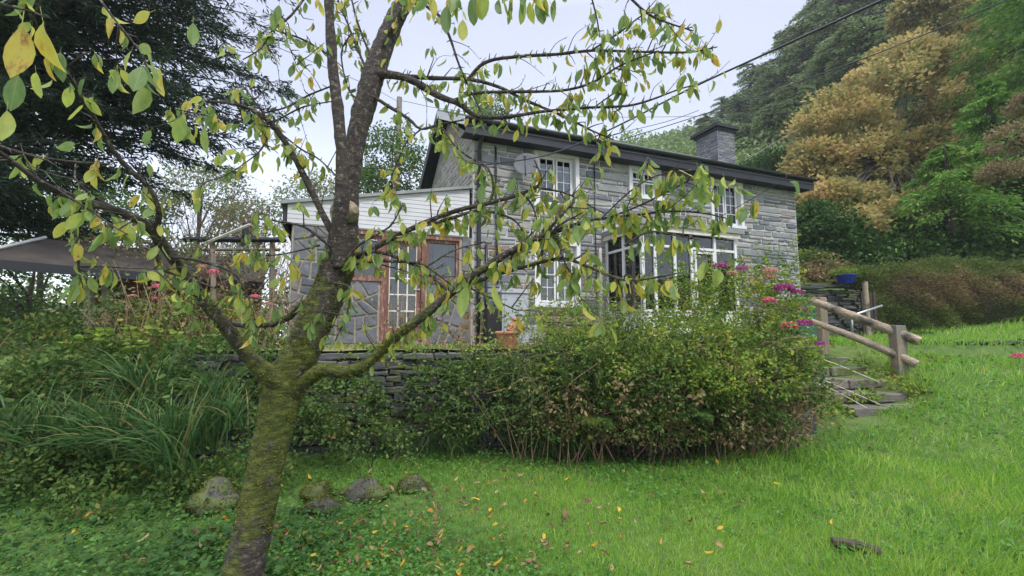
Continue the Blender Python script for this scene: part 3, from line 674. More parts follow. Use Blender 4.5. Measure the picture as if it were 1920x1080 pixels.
for (a, b_, c, d) in regions:
    out = []; split([(a, c), (b_, c), (b_, d), (a, d)], .085, g, out)
    for poly in out:
        q = inset(poly, .021); q2 = inset([tuple(x) for x in q], .006)
        if len(q) < 3: continue
        k = len(q); cx, cz = q.mean(0)
        pr = g.uniform(.016, .04)
        V = [(x-cx, .0, z-cz) for x, z in q]+[(x-cx, -pr, z-cz) for x, z in q]+[(x-cx, -pr-.005, z-cz) for x, z in q2]
        Fc = [(i, (i+1) % k, k+(i+1) % k, k+i) for i in range(k)]+[(k+i, k+(i+1) % k, 2*k+(i+1) % k, 2*k+i) for i in range(k)]+[tuple(range(2*k, 3*k))]
        o = link('slab', mesh_np('slab', V, Fc, M['slab']), ext); o.matrix_parent_inverse = PI_; o.location = fac(cx, 0, cz); o.rotation_euler.z = TH
# side wall slabs
out = []; split([(.02, 1.34), (4.1, 1.34), (4.1, 3.8), (.02, 3.8)], .12, g, out)
for poly in out:
    q = inset(poly, .02); k = len(q); cx, cz = q.mean(0); V = [(x-cx, 0, z-cz) for x, z in q]+[(x-cx, -.016, z-cz) for x, z in q]
    o = link('slab', mesh_np('slab', V, [(i, (i+1) % k, k+(i+1) % k, k+i) for i in range(k)]+[tuple(range(k, 2*k))], M['slab']), ext); o.matrix_parent_inverse = PI_; o.location = fac(EX0, -cx, cz); o.rotation_euler.z = TH-math.pi/2
# white boards with shadow gaps
z = 3.58; bh = .083
while z < 4.6:
    ua = max(-3.54, -3.54+(z-3.93)/(4.62-3.93)*3.41) if z > 3.93 else -3.54
    ub = max(-3.54, -3.54+(z+bh-3.93)/(4.62-3.93)*3.41) if z+bh > 3.93 else -3.54
    if ub < -.3:
        q = MB(); t_ = bh-.004
        q.hexa([fac(ua, .055, z), fac(-.10, .055, z), fac(-.10, .03, z), fac(ua, .03, z), fac(ub, .049, z+t_), fac(-.10, .049, z+t_), fac(-.10, .03, z+t_), fac(ub, .03, z+t_)])
        q.build('cladding_board', M['white_board'], ext)
    z += bh
q = MB(); q.hexa([fac(-3.54, .041, 3.56), fac(-.08, .041, 3.56), fac(-.08, .003, 3.56), fac(-3.54, .003, 3.56), fac(-3.54, .041, 3.93), fac(-.08, .041, 4.6), fac(-.08, .003, 4.6), fac(-3.54, .003, 3.93)]); q.build('backing_board', M['white_board'], ext)
q = MB(); q.hexa([fac(-3.66, .12, 3.90), fac(-.02, .12, 4.62), fac(-.02, -4.3, 4.62), fac(-3.66, -4.3, 3.90), fac(-3.66, .12, 3.96), fac(-.02, .12, 4.68), fac(-.02, -4.3, 4.68), fac(-3.66, -4.3, 3.96)]); q.build('roof', M['lead'], ext)
q = MB(); q.fbox(-3.62, -3.555, -4.2, .02, 3.55, 3.9); q.build('end_fascia', M['fascia'], ext)
q = MB(); q.fbox(-2.62, -.28, -.03, .02, 3.47, 3.557); q.build('lintel_board', M['redwood'], ext)
# joinery: left window, door, right window in worn red wood
def wframe(parent, name, a, b_, c, d, fr=.06, o0=-.12, o1=-.03, m_='redwood'):
    q = MB(); q.fbox(a, a+fr, o0, o1, c, d); q.fbox(b_-fr, b_, o0, o1, c, d); q.fbox(a+fr, b_-fr, o0, o1, d-fr, d); q.fbox(a+fr, b_-fr, o0, o1, c, c+fr); return q.build(name, M[m_], parent)
for (a, b_, c, d) in (holes_e[0], holes_e[2]):
    wo_ = wframe(ext, 'window', a+.003, b_-.003, c, d-.032)
    q = MB(); q.fbox(a+.06, b_-.06, -.078, -.072, c+.06, d-.09); q.build('pane', M['glass'], wo_)
    q = MB(); q.fbox(a-.02, b_+.02, -.1, .05, c-.06, c-.004); q.build('sill', M['redwood'], ext)
a, b_, c, d = holes_e[1]
wframe(ext, 'door_frame', a+.002, b_-.002, c, d-.032, .08, -.14, .01)
dq = MB(); x0, x1 = a+.085, b_-.085; z0_, z1_ = c+.085, d-.115
s = .085; dq.fbox(x0, x0+s, -.1, -.05, z0_, z1_); dq.fbox(x1-s, x1, -.1, -.05, z0_, z1_); dq.fbox(x0+s, x1-s, -.1, -.05, z1_-s, z1_); dq.fbox(x0+s, x1-s, -.1, -.05, z0_, z0_+.22)
door = dq.build('door', M['redwood'], ext)
pa, pb, pc0, pd = x0+s, x1-s, z0_+.22, z1_-s
q = MB()
for i in range(1, 3): x = pa+(pb-pa)*i/3; q.fbox(x-.013, x+.013, -.095, -.055, pc0, pd)
for i in range(1, 5): z = pc0+(pd-pc0)*i/5; q.fbox(pa, pb, -.092, -.058, z-.013, z+.013)
q.build('glazing_bar', M['white_rail'], door)
q = MB(); q.fbox(pa, pa+.015, -.094, -.048, pc0, pd); q.fbox(pb-.015, pb, -.094, -.048, pc0, pd); q.fbox(pa, pb, -.094, -.047, pc0, pc0+.015); q.build('putty_line', M['white_rail'], door)
for i in range(3):
    for j in range(5):
        q = MB(); q.fbox(pa+(pb-pa)*i/3+.002, pa+(pb-pa)*(i+1)/3-.002, -.078, -.074, pc0+(pd-pc0)*j/5, pc0+(pd-pc0)*(j+1)/5-.002); q.build('pane', M['glass'], door)
q = MB(); q.fbox(x1-.06, x1-.02, -.05, -.02, 2.42, 2.45); q.fbox(x1-.15, x1-.05, -.035, -.02, 2.42, 2.445); q.build('handle', M['metal'], door)
q = MB(); q.fbox(a-.04, b_+.06, -.1, .12, 1.335, 1.40); q.build('door_sill', M['wood'], ext)
# curtains behind the side windows
def curtain(a, b_, c, d, dep, label):
    n = 60; V = []; 
    for z in (c, d):
        for i in range(n+1): u = a+(b_-a)*i/n; V.append(fac(u, -dep+.025*math.sin(i*1.05)*(.8+.2*math.sin(i*.37)), z))
    o = wlink('curtain', mesh_np('curtain', V, np.array([(i, i+1, n+2+i, n+1+i) for i in range(n)]), M['curtain'], smooth=True), None); sm_ = o.modifiers.new('t', 'SOLIDIFY'); sm_.thickness = .003; return tag(o, label, 'curtain', 'curtains in the extension windows')
curtain(-2.55, -2.2, 2.5, 3.45, .2, 'pale curtain drawn behind the window left of the red door')
curtain(-.78, -.33, 2.5, 3.45, .2, 'pale blue-white curtain behind the window right of the red door')
# blue chair back seen low in the right window
q = MB(); q.tube([fac(-.50, -.16, 2.6), fac(-.50, -.16, 2.86), fac(-.46, -.16, 2.9), fac(-.36, -.16, 2.9), fac(-.33, -.16, 2.86), fac(-.33, -.16, 2.6)], .014, 8); q.fbox(-.5, -.33, -.165, -.155, 2.72, 2.84)
o = q.build('blue_rack', M['blue_cloth']); tag(o, 'bright blue plastic rack low behind the right extension window', 'rack')

# ------------------------------------------------------------------ glazed porch
porch = thing('glazed_porch', 'white-framed glazed porch with flat lead roof on the cottage front', 'porch', fac(4.6, .7, TZ-.05))
PU0, PU1, PO = 3.3, 6.0, 1.4
q = MB(); q.fbox(PU0-.1, PU1+.12, .0, PO+.12, 3.83, 3.93); q.build('roof', M['lead'], porch)
q = MB(); q.fbox(PU0-.03, PU1+.03, PO+.04, PO+.07, 3.72, 3.828); q.fbox(PU0-.05, PU0-.02, .01, PO+.04, 3.72, 3.828); q.build('fascia_board', M['white_rail'], porch)
q = MB(); q.fbox(PU0, PU1, PO-.12, PO-.001, 1.3, 2.0); q.fbox(PU0, PU0+.12, .01, PO-.12, 1.3, 2.0); q.fbox(PU1-.12, PU1, .01, PO-.12, 1.3, 2.0); q.build('low_wall', M['white_wash'], porch)
po = [PU0, 3.62, 4.15, 4.62, 5.3, PU1-.07]
for u in po:
    q = MB(); q.fbox(u, u+.07, PO-.09, PO-.02, 2.003, 3.72); q.build('post', M['white'], porch)
for v in (.02, .68):
    q = MB(); q.fbox(PU0, PU0+.07, v, v+.07, 2.003, 3.72); q.build('post', M['white'], porch)
q = MB(); q.fbox(PU0+.004, PU1, PO-.085, PO-.03, 3.40, 3.455); q.fbox(PU0+.01, PU0+.06, .03, PO-.1, 3.40, 3.455); q.build('transom', M['white'], porch)
q = MB(); q.fbox(PU0-.02, PU1+.02, PO-.12, PO+.03, 2.0, 2.045); q.fbox(PU0-.03, PU0+.09, .01, PO-.1, 2.0, 2.045); q.build('sill', M['white'], porch)
for a, b_ in zip(po, po[1:]):
    for c, d in ((2.05, 3.40), (3.456, 3.72)):
        q = MB(); q.fbox(a+.07, b_, PO-.058, PO-.054, c, d); q.build('pane', M['glass'], porch)
for v0, v1 in ((.09, .68), (.75, 1.3)):
    for c, d in ((2.05, 3.40), (3.456, 3.72)):
        q = MB(); q.fbox(PU0+.033, PU0+.037, v0, v1, c, d); q.build('pane', M['glass'], porch)
q = MB(); q.fbox(3.10, 3.17, .01, .08, 1.33, 3.55); q.build('corner_post', M['white_rail'], porch)
# open white window casement at the middle of the porch front
q = MB(); q.fbox(4.70, 4.75, PO-.03, PO+.02, 2.1, 3.36); q.fbox(5.22, 5.27, PO-.03, PO+.02, 2.1, 3.36); q.fbox(4.75, 5.22, PO-.03, PO+.02, 3.31, 3.36); q.fbox(4.75, 5.22, PO-.03, PO+.02, 2.1, 2.15); q.build('casement', M['white'], porch)

# ------------------------------------------------------------------ retaining wall
rw = thing('retaining_wall', 'dark mossy dry-stone retaining wall holding up the terrace', 'stone wall', (0.5, ywall(.5), 0))
def rwp(u, z, o): return np.array([u, ywall(u)-o, z])
an = math.atan(.1)
q = MB(); q.hexa([(-4.3, ywall(-4.3)+.04, -.1), (4.3, ywall(4.6)+.04, -.1), (4.3, ywall(4.6)+.2, -.1), (-4.3, ywall(-4.3)+.2, -.1), (-4.3, ywall(-4.3)+.05, 1.26), (4.3, ywall(4.6)+.05, 1.26), (4.3, ywall(4.6)+.2, 1.26), (-4.3, ywall(-4.3)+.2, 1.26)]); q.build('core', M['soil'], rw)
st = stone_rows(-4.3, 4.3, -.02, 1.30, [], (.045, .13), (.14, .62), .008, g)
lay_stones(st, rwp, M['drystone'], rw, 300, depth=.16, jit=.015, bev=.014, proud=(-.02, .06), seed=12, tilt=.04, ang=an)
q = MB(); q.hexa([(4.3, ywall(4.6)-.03, -.1), (4.38, ywall(4.6)-.03, -.1), (4.38, 8.8, -.1), (4.3, 8.8, -.1), (4.3, ywall(4.6)-.03, 1.3), (4.38, ywall(4.6)-.03, 1.3), (4.38, 8.8, 1.3), (4.3, 8.8, 1.3)]); q.build('return_wall', M['drystone'], rw)

# ------------------------------------------------------------------ steps, rails and small things
G0 = lambda x, y: float(ground(x, y))
def gp(x, y, Y, z=None): p = at(x, y, Y); p[2] = G0(p[0], p[1]) if z is None else z; return p
steps = thing('garden_steps', 'weathered stone garden steps climbing beside the log handrail', 'steps', (5.9, 7.3, .2))
PI_ = pinv(steps)
for i in range(6):
    z_ = .40+.175*i; y_ = 7.2+.40*i; x_ = 5.32-.03*i
    for (a, w_) in ((0, g.uniform(.5, .7)), (.62, .66)):
        V, Fc = stone_mesh(w_, .15, .45, .012, .015, g); o = link('step', mesh_np('step', V, Fc, M['paving']), steps); o.matrix_parent_inverse = PI_
        o.location = (x_+a+w_/2, y_+g.uniform(-.02, .02), z_-.075); o.rotation_euler = (g.normal()*.015, g.normal()*.015, .06+g.normal()*.02)
    V, Fc = stone_mesh(1.25, .10, .3, .012, .01, g)
def log(pts, r, name, matl, parent, seg=14, rough=.03, seed=0):
    P = catmull(np.array(pts), .06); rr = np.linspace(r[0], r[1], len(P)) if not np.isscalar(r) else r
    V, Fc = tube(P, rr, seg, rough, seed); n = len(P)
    V = np.vstack([V, P[:1], P[-1:]]); fl = [tuple(f) for f in Fc]
    a = len(V)-2
    for k in range(seg): fl.append((a, (k+1) % seg, k)); fl.append((a+1, (n-1)*seg+k, (n-1)*seg+(k+1) % seg))
    return wlink(name, mesh_np(name, V, fl, matl, smooth=False), parent)
rail = thing('log_handrail', 'rustic handrail of two round logs nailed to square wooden posts', 'handrail', (6.5, 8.5, .6))
def post(x, y, z0, z1, w_, parent, name='post', matl='wood', lean=0):
    q = MB(); h = w_/2; q.hexa([(x-h, y-h, z0), (x+h, y-h, z0), (x+h, y+h, z0), (x-h, y+h, z0), (x-h+lean, y-h, z1), (x+h+lean, y-h, z1-.01), (x+h+lean, y+h, z1), (x-h+lean, y+h, z1+.01)])
    return q.build(name, M[matl], parent, bevel=.012)
post(6.79, 8.03, .5, 1.70, .18, rail); post(6.16, 9.03, 1.0, 2.27, .15, rail)
log([(5.83, 8.86, 2.20), (6.4, 8.37, 1.83), (7.0, 7.84, 1.42)], (.068, .082), 'rail', M['log'], rail, seed=3)
log([(5.82, 8.86, 1.79), (6.4, 8.37, 1.44), (6.93, 7.84, 1.03)], (.058, .075), 'rail', M['log'], rail, seed=4)
for nm, P_ in (('upper', [(1410, 678, 7.0), (1515, 702, 7.1), (1650, 758, 7.3)]), ('lower', [(1480, 655, 7.4), (1560, 680, 7.5), (1648, 716, 7.7)]), ('low', [(1500, 708, 7.1), (1560, 730, 7.1), (1625, 765, 7.2)])):
    P = catmull(np.array([at(*p) for p in P_]), .1); V, Fc = tube(P, .006, 5)
    o = wlink('string_line', mesh_np('string_line', V, Fc, M['white_rail'], smooth=True), None); tag(o, {'upper': 'pale string stretched from the hydrangea across the third step', 'lower': 'thin pale string slanting down just under the lower log rail', 'low': 'pale string low across the bottom steps by the bush'}[nm], 'string')
# dry-stone wall right of the cottage
sw = thing('low_stone_wall', 'dry slate wall between the cottage corner and the wooden post, blue pot on top', 'stone wall', (9.6, 13.8, 1.4))
def swp(u, z, o): return np.array([8.62+u, 13.85+.12*math.sin(u*2)-o, z])
st = stone_rows(0, 2.0, 1.3, 2.86, [], (.05, .13), (.15, .6), .01, g); lay_stones(st, swp, M['drystone'], sw, 200, depth=.25, jit=.015, bev=.014, proud=(-.02, .06), seed=14, tilt=.05)
st = [(.5, 2.93, 1.0, .07), (1.35, 2.95, .8, .06), (1.0, 3.0, .9, .05)]; lay_stones(st, swp, M['drystone'], sw, 10, depth=.4, proud=(.05, .1), seed=15, tilt=.02, name='coping_stone')
q = MB(); q.box(8.66, 10.58, 13.98, 14.3, 1.2, 2.84); q.build('core', M['soil'], sw)
def lathe(name, prof, seg, matl, parent=None, M4=Matrix()):
    V = [(r_*math.cos(k/seg*6.2832), r_*math.sin(k/seg*6.2832), z) for r_, z in prof for k in range(seg)]
    Fc = [(i*seg+k, i*seg+(k+1) % seg, (i+1)*seg+(k+1) % seg, (i+1)*seg+k) for i in range(len(prof)-1) for k in range(seg)]
    me = mesh_np(name, V, Fc, matl, smooth=True); me.transform(M4); return wlink(name, me, parent)
def pot(name, label, loc, r, h, matl, tilt=(0, 0), rim=.03, soil=True):
    t_ = thing(name, label, 'plant pot', loc); MM = Matrix.Translation([float(x) for x in loc]) @ Matrix.Rotation(tilt[0], 4, 'X') @ Matrix.Rotation(tilt[1], 4, 'Y')
    lathe('body', [(.001, 0), (r*.68, 0), (r*.7, .01), (r*.93, h-rim*1.6), (r*.95, h-rim*1.4), (r*.88, h-rim*1.2), (r*.86, h-.06)], 28, M[matl], t_, MM)
    lathe('rim', [(r*.93, h-rim*1.5), (r*1.02, h-rim*1.4), (r*1.03, h-.005), (r*.98, h), (r*.9, h-.004), (r*.87, h-rim*1.6)], 28, M[matl], t_, MM)
    if soil: lathe('soil', [(.001, h-.05), (r*.87, h-.055)], 28, M['soil'], t_, MM)
    return t_
pp = at(952, 661, 6.62); pot('terracotta_pot', 'large upright terracotta pot on the terrace edge', (pp[0], 6.62, TZ+.0), .178, .265, 'terracotta')
pot('terracotta_pot', 'smaller terracotta pot tipped sideways on top of the large one', (pp[0]+.04, 6.68, TZ+.235), .125, .2, 'terracotta', (R(-22), R(40)), .022, False)
bp = (10.18, 13.75, 3.03); pot('blue_pot', 'glazed cobalt blue bowl planter on the dry-stone wall', bp, .27, .28, 'blue_glaze')
n = 700; P = rng.normal(size=(n, 3))*[.2, .15, .06]+np.array(bp)+[0, 0, .36]; o = leaves('bedding_plant', P, .06, M['bush'], rnd=.6+.3*rng.random(n), kind='stuff'); tag(o, 'low yellow-green plant filling the blue bowl planter', 'plant')
# boxes by the facade
mb = thing('grey_box', 'grey metal cabinet with a dark slot beside the ground-floor wall', 'cabinet', fac(.85, .3, TZ))
q = MB(); q.fbox(.52, 1.12, .12, .42, TZ+.02, 2.38); q.build('body', M['grey_box'], mb, bevel=.012); q = MB(); q.fbox(.50, 1.14, .10, .45, 2.385, 2.42); q.build('lid', M['grey_box'], mb); q = MB(); q.fbox(.83, .97, .421, .427, 1.90, 1.94); q.build('slot', M['black'], mb)
mb = thing('black_bin', 'small black bin between the downpipe and the grey cabinet', 'bin', fac(.3, .3, TZ))
q = MB(); P = [fac(u, o_, z_) for z_, k in ((TZ+.02, 0), (2.0, .03)) for u, o_ in ((.2-k, .5+k), (.44+k, .5+k), (.44+k, .22-k), (.2-k, .22-k))]; q.hexa(P); q.build('body', M['black'], mb); q = MB(); q.fbox(.15, .49, .18, .55, 2.003, 2.05); q.build('lid', M['black'], mb, bevel=.012)
gb = thing('green_bin', 'dark green door-like bin behind the hydrangea at the cottage corner', 'bin', (8.1, 12.4, 1.4))
q = MB(); q.box(7.72, 8.42, 12.25, 12.7, 1.3, 2.42); q.build('body', M['green_paint'], gb, bevel=.02); q = MB(); q.box(7.69, 8.45, 12.2, 12.73, 2.425, 2.47); q.build('lid', M['green_paint'], gb, bevel=.01)
# timber trough planter on the terrace
pl = thing('timber_planter', 'old timber trough planter overgrown with dry grass below the porch', 'planter', (.9, 7.6, TZ))
for x in (.52, 1.75): post(x, 7.42, TZ, 1.86, .10, pl)
for z_ in (1.40, 1.55): q = MB(); q.box(.58, 1.70, 7.42, 7.45, z_, z_+.13); q.build('board', M['wood'], pl)
q = MB(); q.box(.45, 1.82, 7.36, 7.49, 1.74, 1.83); q.build('top_rail', M['wood'], pl, bevel=.01)
q = MB(); q.box(.55, 1.72, 7.46, 7.9, TZ, 1.7); q.build('soil', M['soil'], pl)
# post, pale fence strip and the tilted metal clothes airer near the hedge
o = log([(10.45, 13.35, 1.3), (10.45, 13.35, 3.05)], .07, 'wooden_post', M['log'], None, seed=9); tag(o, 'pale round wooden post standing at the left end of the hedge', 'post')
pf = thing('slat_gate', 'weathered wooden slat gate half hidden by the hedge', 'gate', (10.8, 13.6, 1.4))
for i in range(4): q = MB(); q.box(10.58+i*.12, 10.67+i*.12, 13.7, 13.725, 1.45, 2.8+.04*math.sin(i*2)); q.build('slat', M['bark'], pf)
for z_ in (1.7, 2.5): q = MB(); q.box(10.5, 11.1, 13.73, 13.77, z_, z_+.08); q.build('crossbar', M['bark'], pf)
ca = thing('clothes_airer', 'folded metal clothes airer with one arm tilted up, beyond the handrail', 'clothes airer', (9.2, 12, 1.4))
pipe('pole', [at(1598, 632, 12), at(1597, 585, 12)], .03, M['metal'], ca); pipe('arm', [at(1590, 594, 12), at(1612, 587, 12), at(1654, 573, 12)], .03, M['metal'], ca); pipe('arm', [at(1600, 590, 12), at(1575, 600, 12.3)], .02, M['metal'], ca)
# slate edging of the upper lawn, loose stones
for k, (xa, xb, py, Y) in enumerate(((1708, 1785, 676, 9.3), (1810, 1975, 682, 9.0))):
    t_ = thing('slate_edging', ('short run of dark slate edging right of the handrail post', 'long run of dark slate edging reaching the right edge of the lawn')[k], 'edging', at((xa+xb)/2, py, Y))
    x = xa
    while x < xb:
        w_ = g.uniform(18, 34); p = at(x+w_/2, py+g.uniform(-1, 2), Y); gz = G0(p[0], p[1]); V, Fc = stone_mesh((w_-2)/850*Y, .07, .22, .012, .01, g)
        o = link('edging_stone', mesh_np('edging_stone', V, Fc, M['drystone']), t_); o.matrix_parent_inverse = pinv(t_); o.location = (p[0], p[1], gz+.06); o.rotation_euler = (g.normal()*.1-.1, g.normal()*.05, g.normal()*.1); x += w_
def rock(name, label, c, r, matl, seed, squash=.7, group=None):
    import bmesh
    bm = bmesh.new(); bmesh.ops.create_icosphere(bm, subdivisions=4, radius=1); gg = np.random.default_rng(seed)
    A = gg.normal(size=(9, 3)); A /= np.linalg.norm(A, axis=1)[:, None]; dd = gg.uniform(.45, .85, 9); ph = gg.uniform(0, 6, 6)
    for v in bm.verts:
        p = np.array(v.co)
        for a_, d_ in zip(A, dd):
            k = p@a_
            if k > d_: p = p-a_*(k-d_)*.85
        p = p*(1+.05*math.sin(p[0]*5+ph[0])+.04*math.sin(p[1]*8+ph[1])+.03*math.sin(p[2]*11+ph[2])+.015*gg.normal())
        v.co = (p[0]*r[0]+c[0], p[1]*r[1]+c[1], p[2]*r[2]+c[2])
    me = bpy.data.meshes.new(name); bm.to_mesh(me); bm.free(); me.materials.append(matl); me.polygons.foreach_set('use_smooth', np.ones(len(me.polygons), bool))
    o = link(name, me); return tag(o, label, 'rock', group)
rocks = [(598, 905, 4.45, .17, .17, 'mossy boulder with a bare pale face beside the cherry trunk'), (682, 905, 4.5, .30, .15, 'long moss-covered flat rock in the middle of the row'), (775, 882, 4.75, .2, .13, 'rounded mossy rock at the right end of the rock row'),
         (600, 950, 4.2, .2, .11, 'low dark mossy rock under the pale-faced boulder'), (398, 930, 4.2, .24, .26, 'dark mossy rock in the shade left of the cherry trunk'), (1800, 628, 13, .25, .12, 'grey stone lying at the foot of the hedge'), (1775, 629, 12.6, .2, .08, 'flat dark stone at the foot of the hedge'),
         (1000, 654, 6.7, .16, .05, 'pale flat stone on the terrace edge right of the pots')]
for i, (x, y, Y, r0, r1, lb) in enumerate(rocks):
    p = at(x, y, Y); p[2] = G0(p[0], p[1])+r1*.15 if i < 5 else p[2]; rock('rock', lb, p, (r0, r0*.8, r1), M['rock'], 20+i)
for o in [o for o in C.objects if o.name.startswith('rock')][:5]:
    me = o.data; co = np.empty(len(me.vertices)*3, np.float32); me.vertices.foreach_get('co', co); co = co.reshape(-1, 3); c_ = co.mean(0); up_ = co[co[:, 2] > c_[2]-.01]; P = up_[rng.integers(len(up_), size=2200)]+rng.normal(size=(2200, 3))*.006
    P = P[np.sin(P[:, 0]*22)+np.sin(P[:, 1]*31+P[:, 2]*18) > -.9]; leaves('moss', P, .014, M['moss'], o, (P-c_)*5+rng.normal(size=P.shape)*.4, kind='stuff')
sl_ = thing('stone_slabs', 'dark weathered slabs stepping up at the far left bank', 'slabs', at(20, 780, 5.6))
for i, (x, y, Y, w_) in enumerate(((15, 800, 5.3, .9), (10, 775, 5.7, 1.0), (0, 752, 6.1, 1.2))):
    V, Fc = stone_mesh(w_, .09, .4, .015, .015, g); o = link('slab', mesh_np('slab', V, Fc, M['drystone']), sl_); o.matrix_parent_inverse = pinv(sl_); o.location = at(x, y, Y); o.rotation_euler = (0, .03, .1)
# chunk of wood in the lawn
p = at(1602, 1008, 3.45); zg = G0(p[0], p[1])
o = log([(p[0]-.13, p[1]+.05, zg+.05), (p[0], p[1], zg+.055), (p[0]+.13, p[1]-.06, zg+.03)], (.04, .05), 'wood_chunk', M['bark'], None, 10, .16, 5); tag(o, 'short broken piece of log lying in the grass', 'log')

# ------------------------------------------------------------------ old shed and pergola on the left
shed = thing('old_shed', 'low reddish shed with a grey felt roof behind the dried shrubs', 'shed', at(330, 640, 9.5))
qa, qb, qc, qd = at(-60, 482, 7.0), at(495, 530, 10.2), at(500, 488, 11.5), at(85, 448, 8.4)
dn = np.array([0, 0, .07]); q = MB(); q.hexa([qa-dn, qb-dn, qc-dn, qd-dn, qa, qb, qc, qd]); q.build('roof', M['felt'], shed)
q = MB(); e_ = np.array([.02, -.03, 0]); q.hexa([qa-dn*2.2+e_, qb-dn*2.2+e_, qb-dn*2.2, qa-dn*2.2, qa+e_, qb+e_, qb-[0, 0, .002], qa-[0, 0, .002]]); q.build('fascia_board', M['fascia'], shed)
q = MB(); u_ = np.array([0, 0, .03]); q.tube([qa+u_, qd+u_], .03, 6); q.build('verge_board', M['white'], shed)
w0, w1 = at(165, 640, 8.7), at(480, 640, 10.6)
q = MB(); q.hexa([(w0[0], w0[1], 1.1), (w1[0], w1[1], 1.1), (w1[0]-.1, w1[1]+.15, 1.1), (w0[0]-.1, w0[1]+.15, 1.1), (w0[0], w0[1], 2.66), (w1[0], w1[1], 2.66), (w1[0]-.1, w1[1]+.15, 2.66), (w0[0]-.1, w0[1]+.15, 2.66)]); q.build('wall', M['brick_red'], shed)
for x, Y in ((172, 8.4), (205, 8.6)): p = at(x, 640, Y); post(p[0], p[1], 1.0, 2.6, .12, shed, lean=-.15)
per = thing('pergola', 'leaning black pergola beams over the dried shrubs left of the extension', 'pergola', at(440, 640, 9))
def beam(a, b_, r, m_='fascia', nm='beam'): q = MB(); q.tube([a, b_], r, 4); q.build(nm, M[m_], per)
beam(at(345, 449, 9), at(535, 450, 9.2), .055); beam(at(360, 468, 9.6), at(525, 468, 9.5), .035, 'wood'); beam(at(458, 462, 9.1), at(461, 418, 9.1), .07, nm='post'); beam(at(398, 455, 9.1), at(402, 640, 9.1), .06, 'wood', 'post')
beam(at(511, 452, 9.3), at(509, 640, 9.3), .06, 'wood', 'post'); beam(at(382, 457, 9), at(468, 421, 8.9), .03, 'white_rail', 'pole'); beam(at(488, 458, 9.2), at(478, 425, 9.2), .05, 'wood')

# ------------------------------------------------------------------ pole and cables
pt = at(749, 183, 21); o = log([(pt[0], 21, -1), (pt[0], 21, pt[2])], (.16, .13), 'utility_pole', M['pole'], None, 12, .01); tag(o, 'grey wooden utility pole behind the cottage gable', 'utility pole')
def cable(name, pts, r, matl, label, step=.4):
    P = catmull(np.array([at(*p) for p in pts]), step); V, Fc = tube(P, r, 6); o = wlink(name, mesh_np(name, V, Fc, M[matl], smooth=True), None); return tag(o, label, 'cable')
cable('power_cable', [(890, 312, 9.38), (1025, 291, 8.2), (1150, 240, 7.0), (1290, 168, 5.9), (1420, 108, 5.0), (1655, 0, 3.8), (1790, -62, 3.2)], .0125, 'cable', 'thick dark power cable running from the cottage corner up to the top right')
cable('power_cable', [(1165, 262, 14), (1270, 230, 13), (1400, 187, 11.5), (1600, 117, 10), (1750, 58, 9), (1905, -8, 8), (2000, -50, 7.5)], .0125, 'cable', 'thinner dark cable crossing the orange tree above the chimney')
cable('phone_wire', [(749, 188, 21), (870, 209, 22), (1100, 219, 24), (1300, 218, 26), (1510, 210, 28)], .012, 'cable', 'thin wire running level from the utility pole behind the roof')
cable('phone_wire', [(480, 72, 12), (600, 122, 15), (690, 160, 18), (749, 192, 21)], .010, 'cable', 'thin wire dropping from the upper left to the utility pole')
cable('stay_wire', [(1395, 302, 15), (1440, 275, 18), (1500, 240, 22)], .011, 'pole', 'pale wire slanting up from the roof right of the chimney')
cable('stay_wire', [(1150, 252, 14), (1250, 228, 14), (1310, 207, 14)], .010, 'cable', 'faint wire just above the roof left of the chimney')

# ------------------------------------------------------------------ woods and trees behind
def crown_clumps(c, r, n, g, shell=.55, low=-.5):
    v = g.normal(size=(n*3, 3)); v /= np.linalg.norm(v, axis=1)[:, None]; v = v[v[:, 2] > low][:n]
    k = g.uniform(shell, 1, len(v))**.6; return c+v*k[:, None]*np.asarray(r), v
def clump_leaves(cen, nrm, per, cr, g, flat=.55):
    """leaf positions in flattened clumps, most on the upper and outer side"""
    n = len(cen); cr = np.broadcast_to(cr, (n,))
    d = g.normal(size=(n, per, 3)); d /= np.linalg.norm(d, axis=2)[:, :, None]; d *= g.random((n, per, 1))**.33
    d[:, :, 2] *= flat; d[:, :, 2] += .12; P = cen[:, None]+d*cr[:, None, None]
    ax = d+nrm[:, None]*.5+g.normal(size=d.shape)*.6; ax[:, :, 2] -= .3
    return P.reshape(-1, 3), ax.reshape(-1, 3)
def limbs(base, top, cen, r0, g, nl=9, matl='bark', parent=None):
    q = MB(); base = np.array(base, float); top = np.array(top, float)
    T = catmull([base, base*.6+top*.4+g.normal(size=3)*.02*np.linalg.norm(top-base), top], .4); q.tube(T, np.linspace(r0, r0*.25, len(T)), 8); q.build('trunk', M[matl], parent)
    for k in range(nl):
        t_ = g.uniform(.25, .85); a = T[int(t_*(len(T)-1))]; b_ = cen[g.integers(len(cen))]; m_ = (a+b_)/2+[0, 0, .08*np.linalg.norm(b_-a)]
        q = MB(); Q = catmull([a, m_, b_], .35); q.tube(Q, np.linspace(r0*.4, r0*.08, len(Q)), 6); q.build('limb', M[matl], parent)
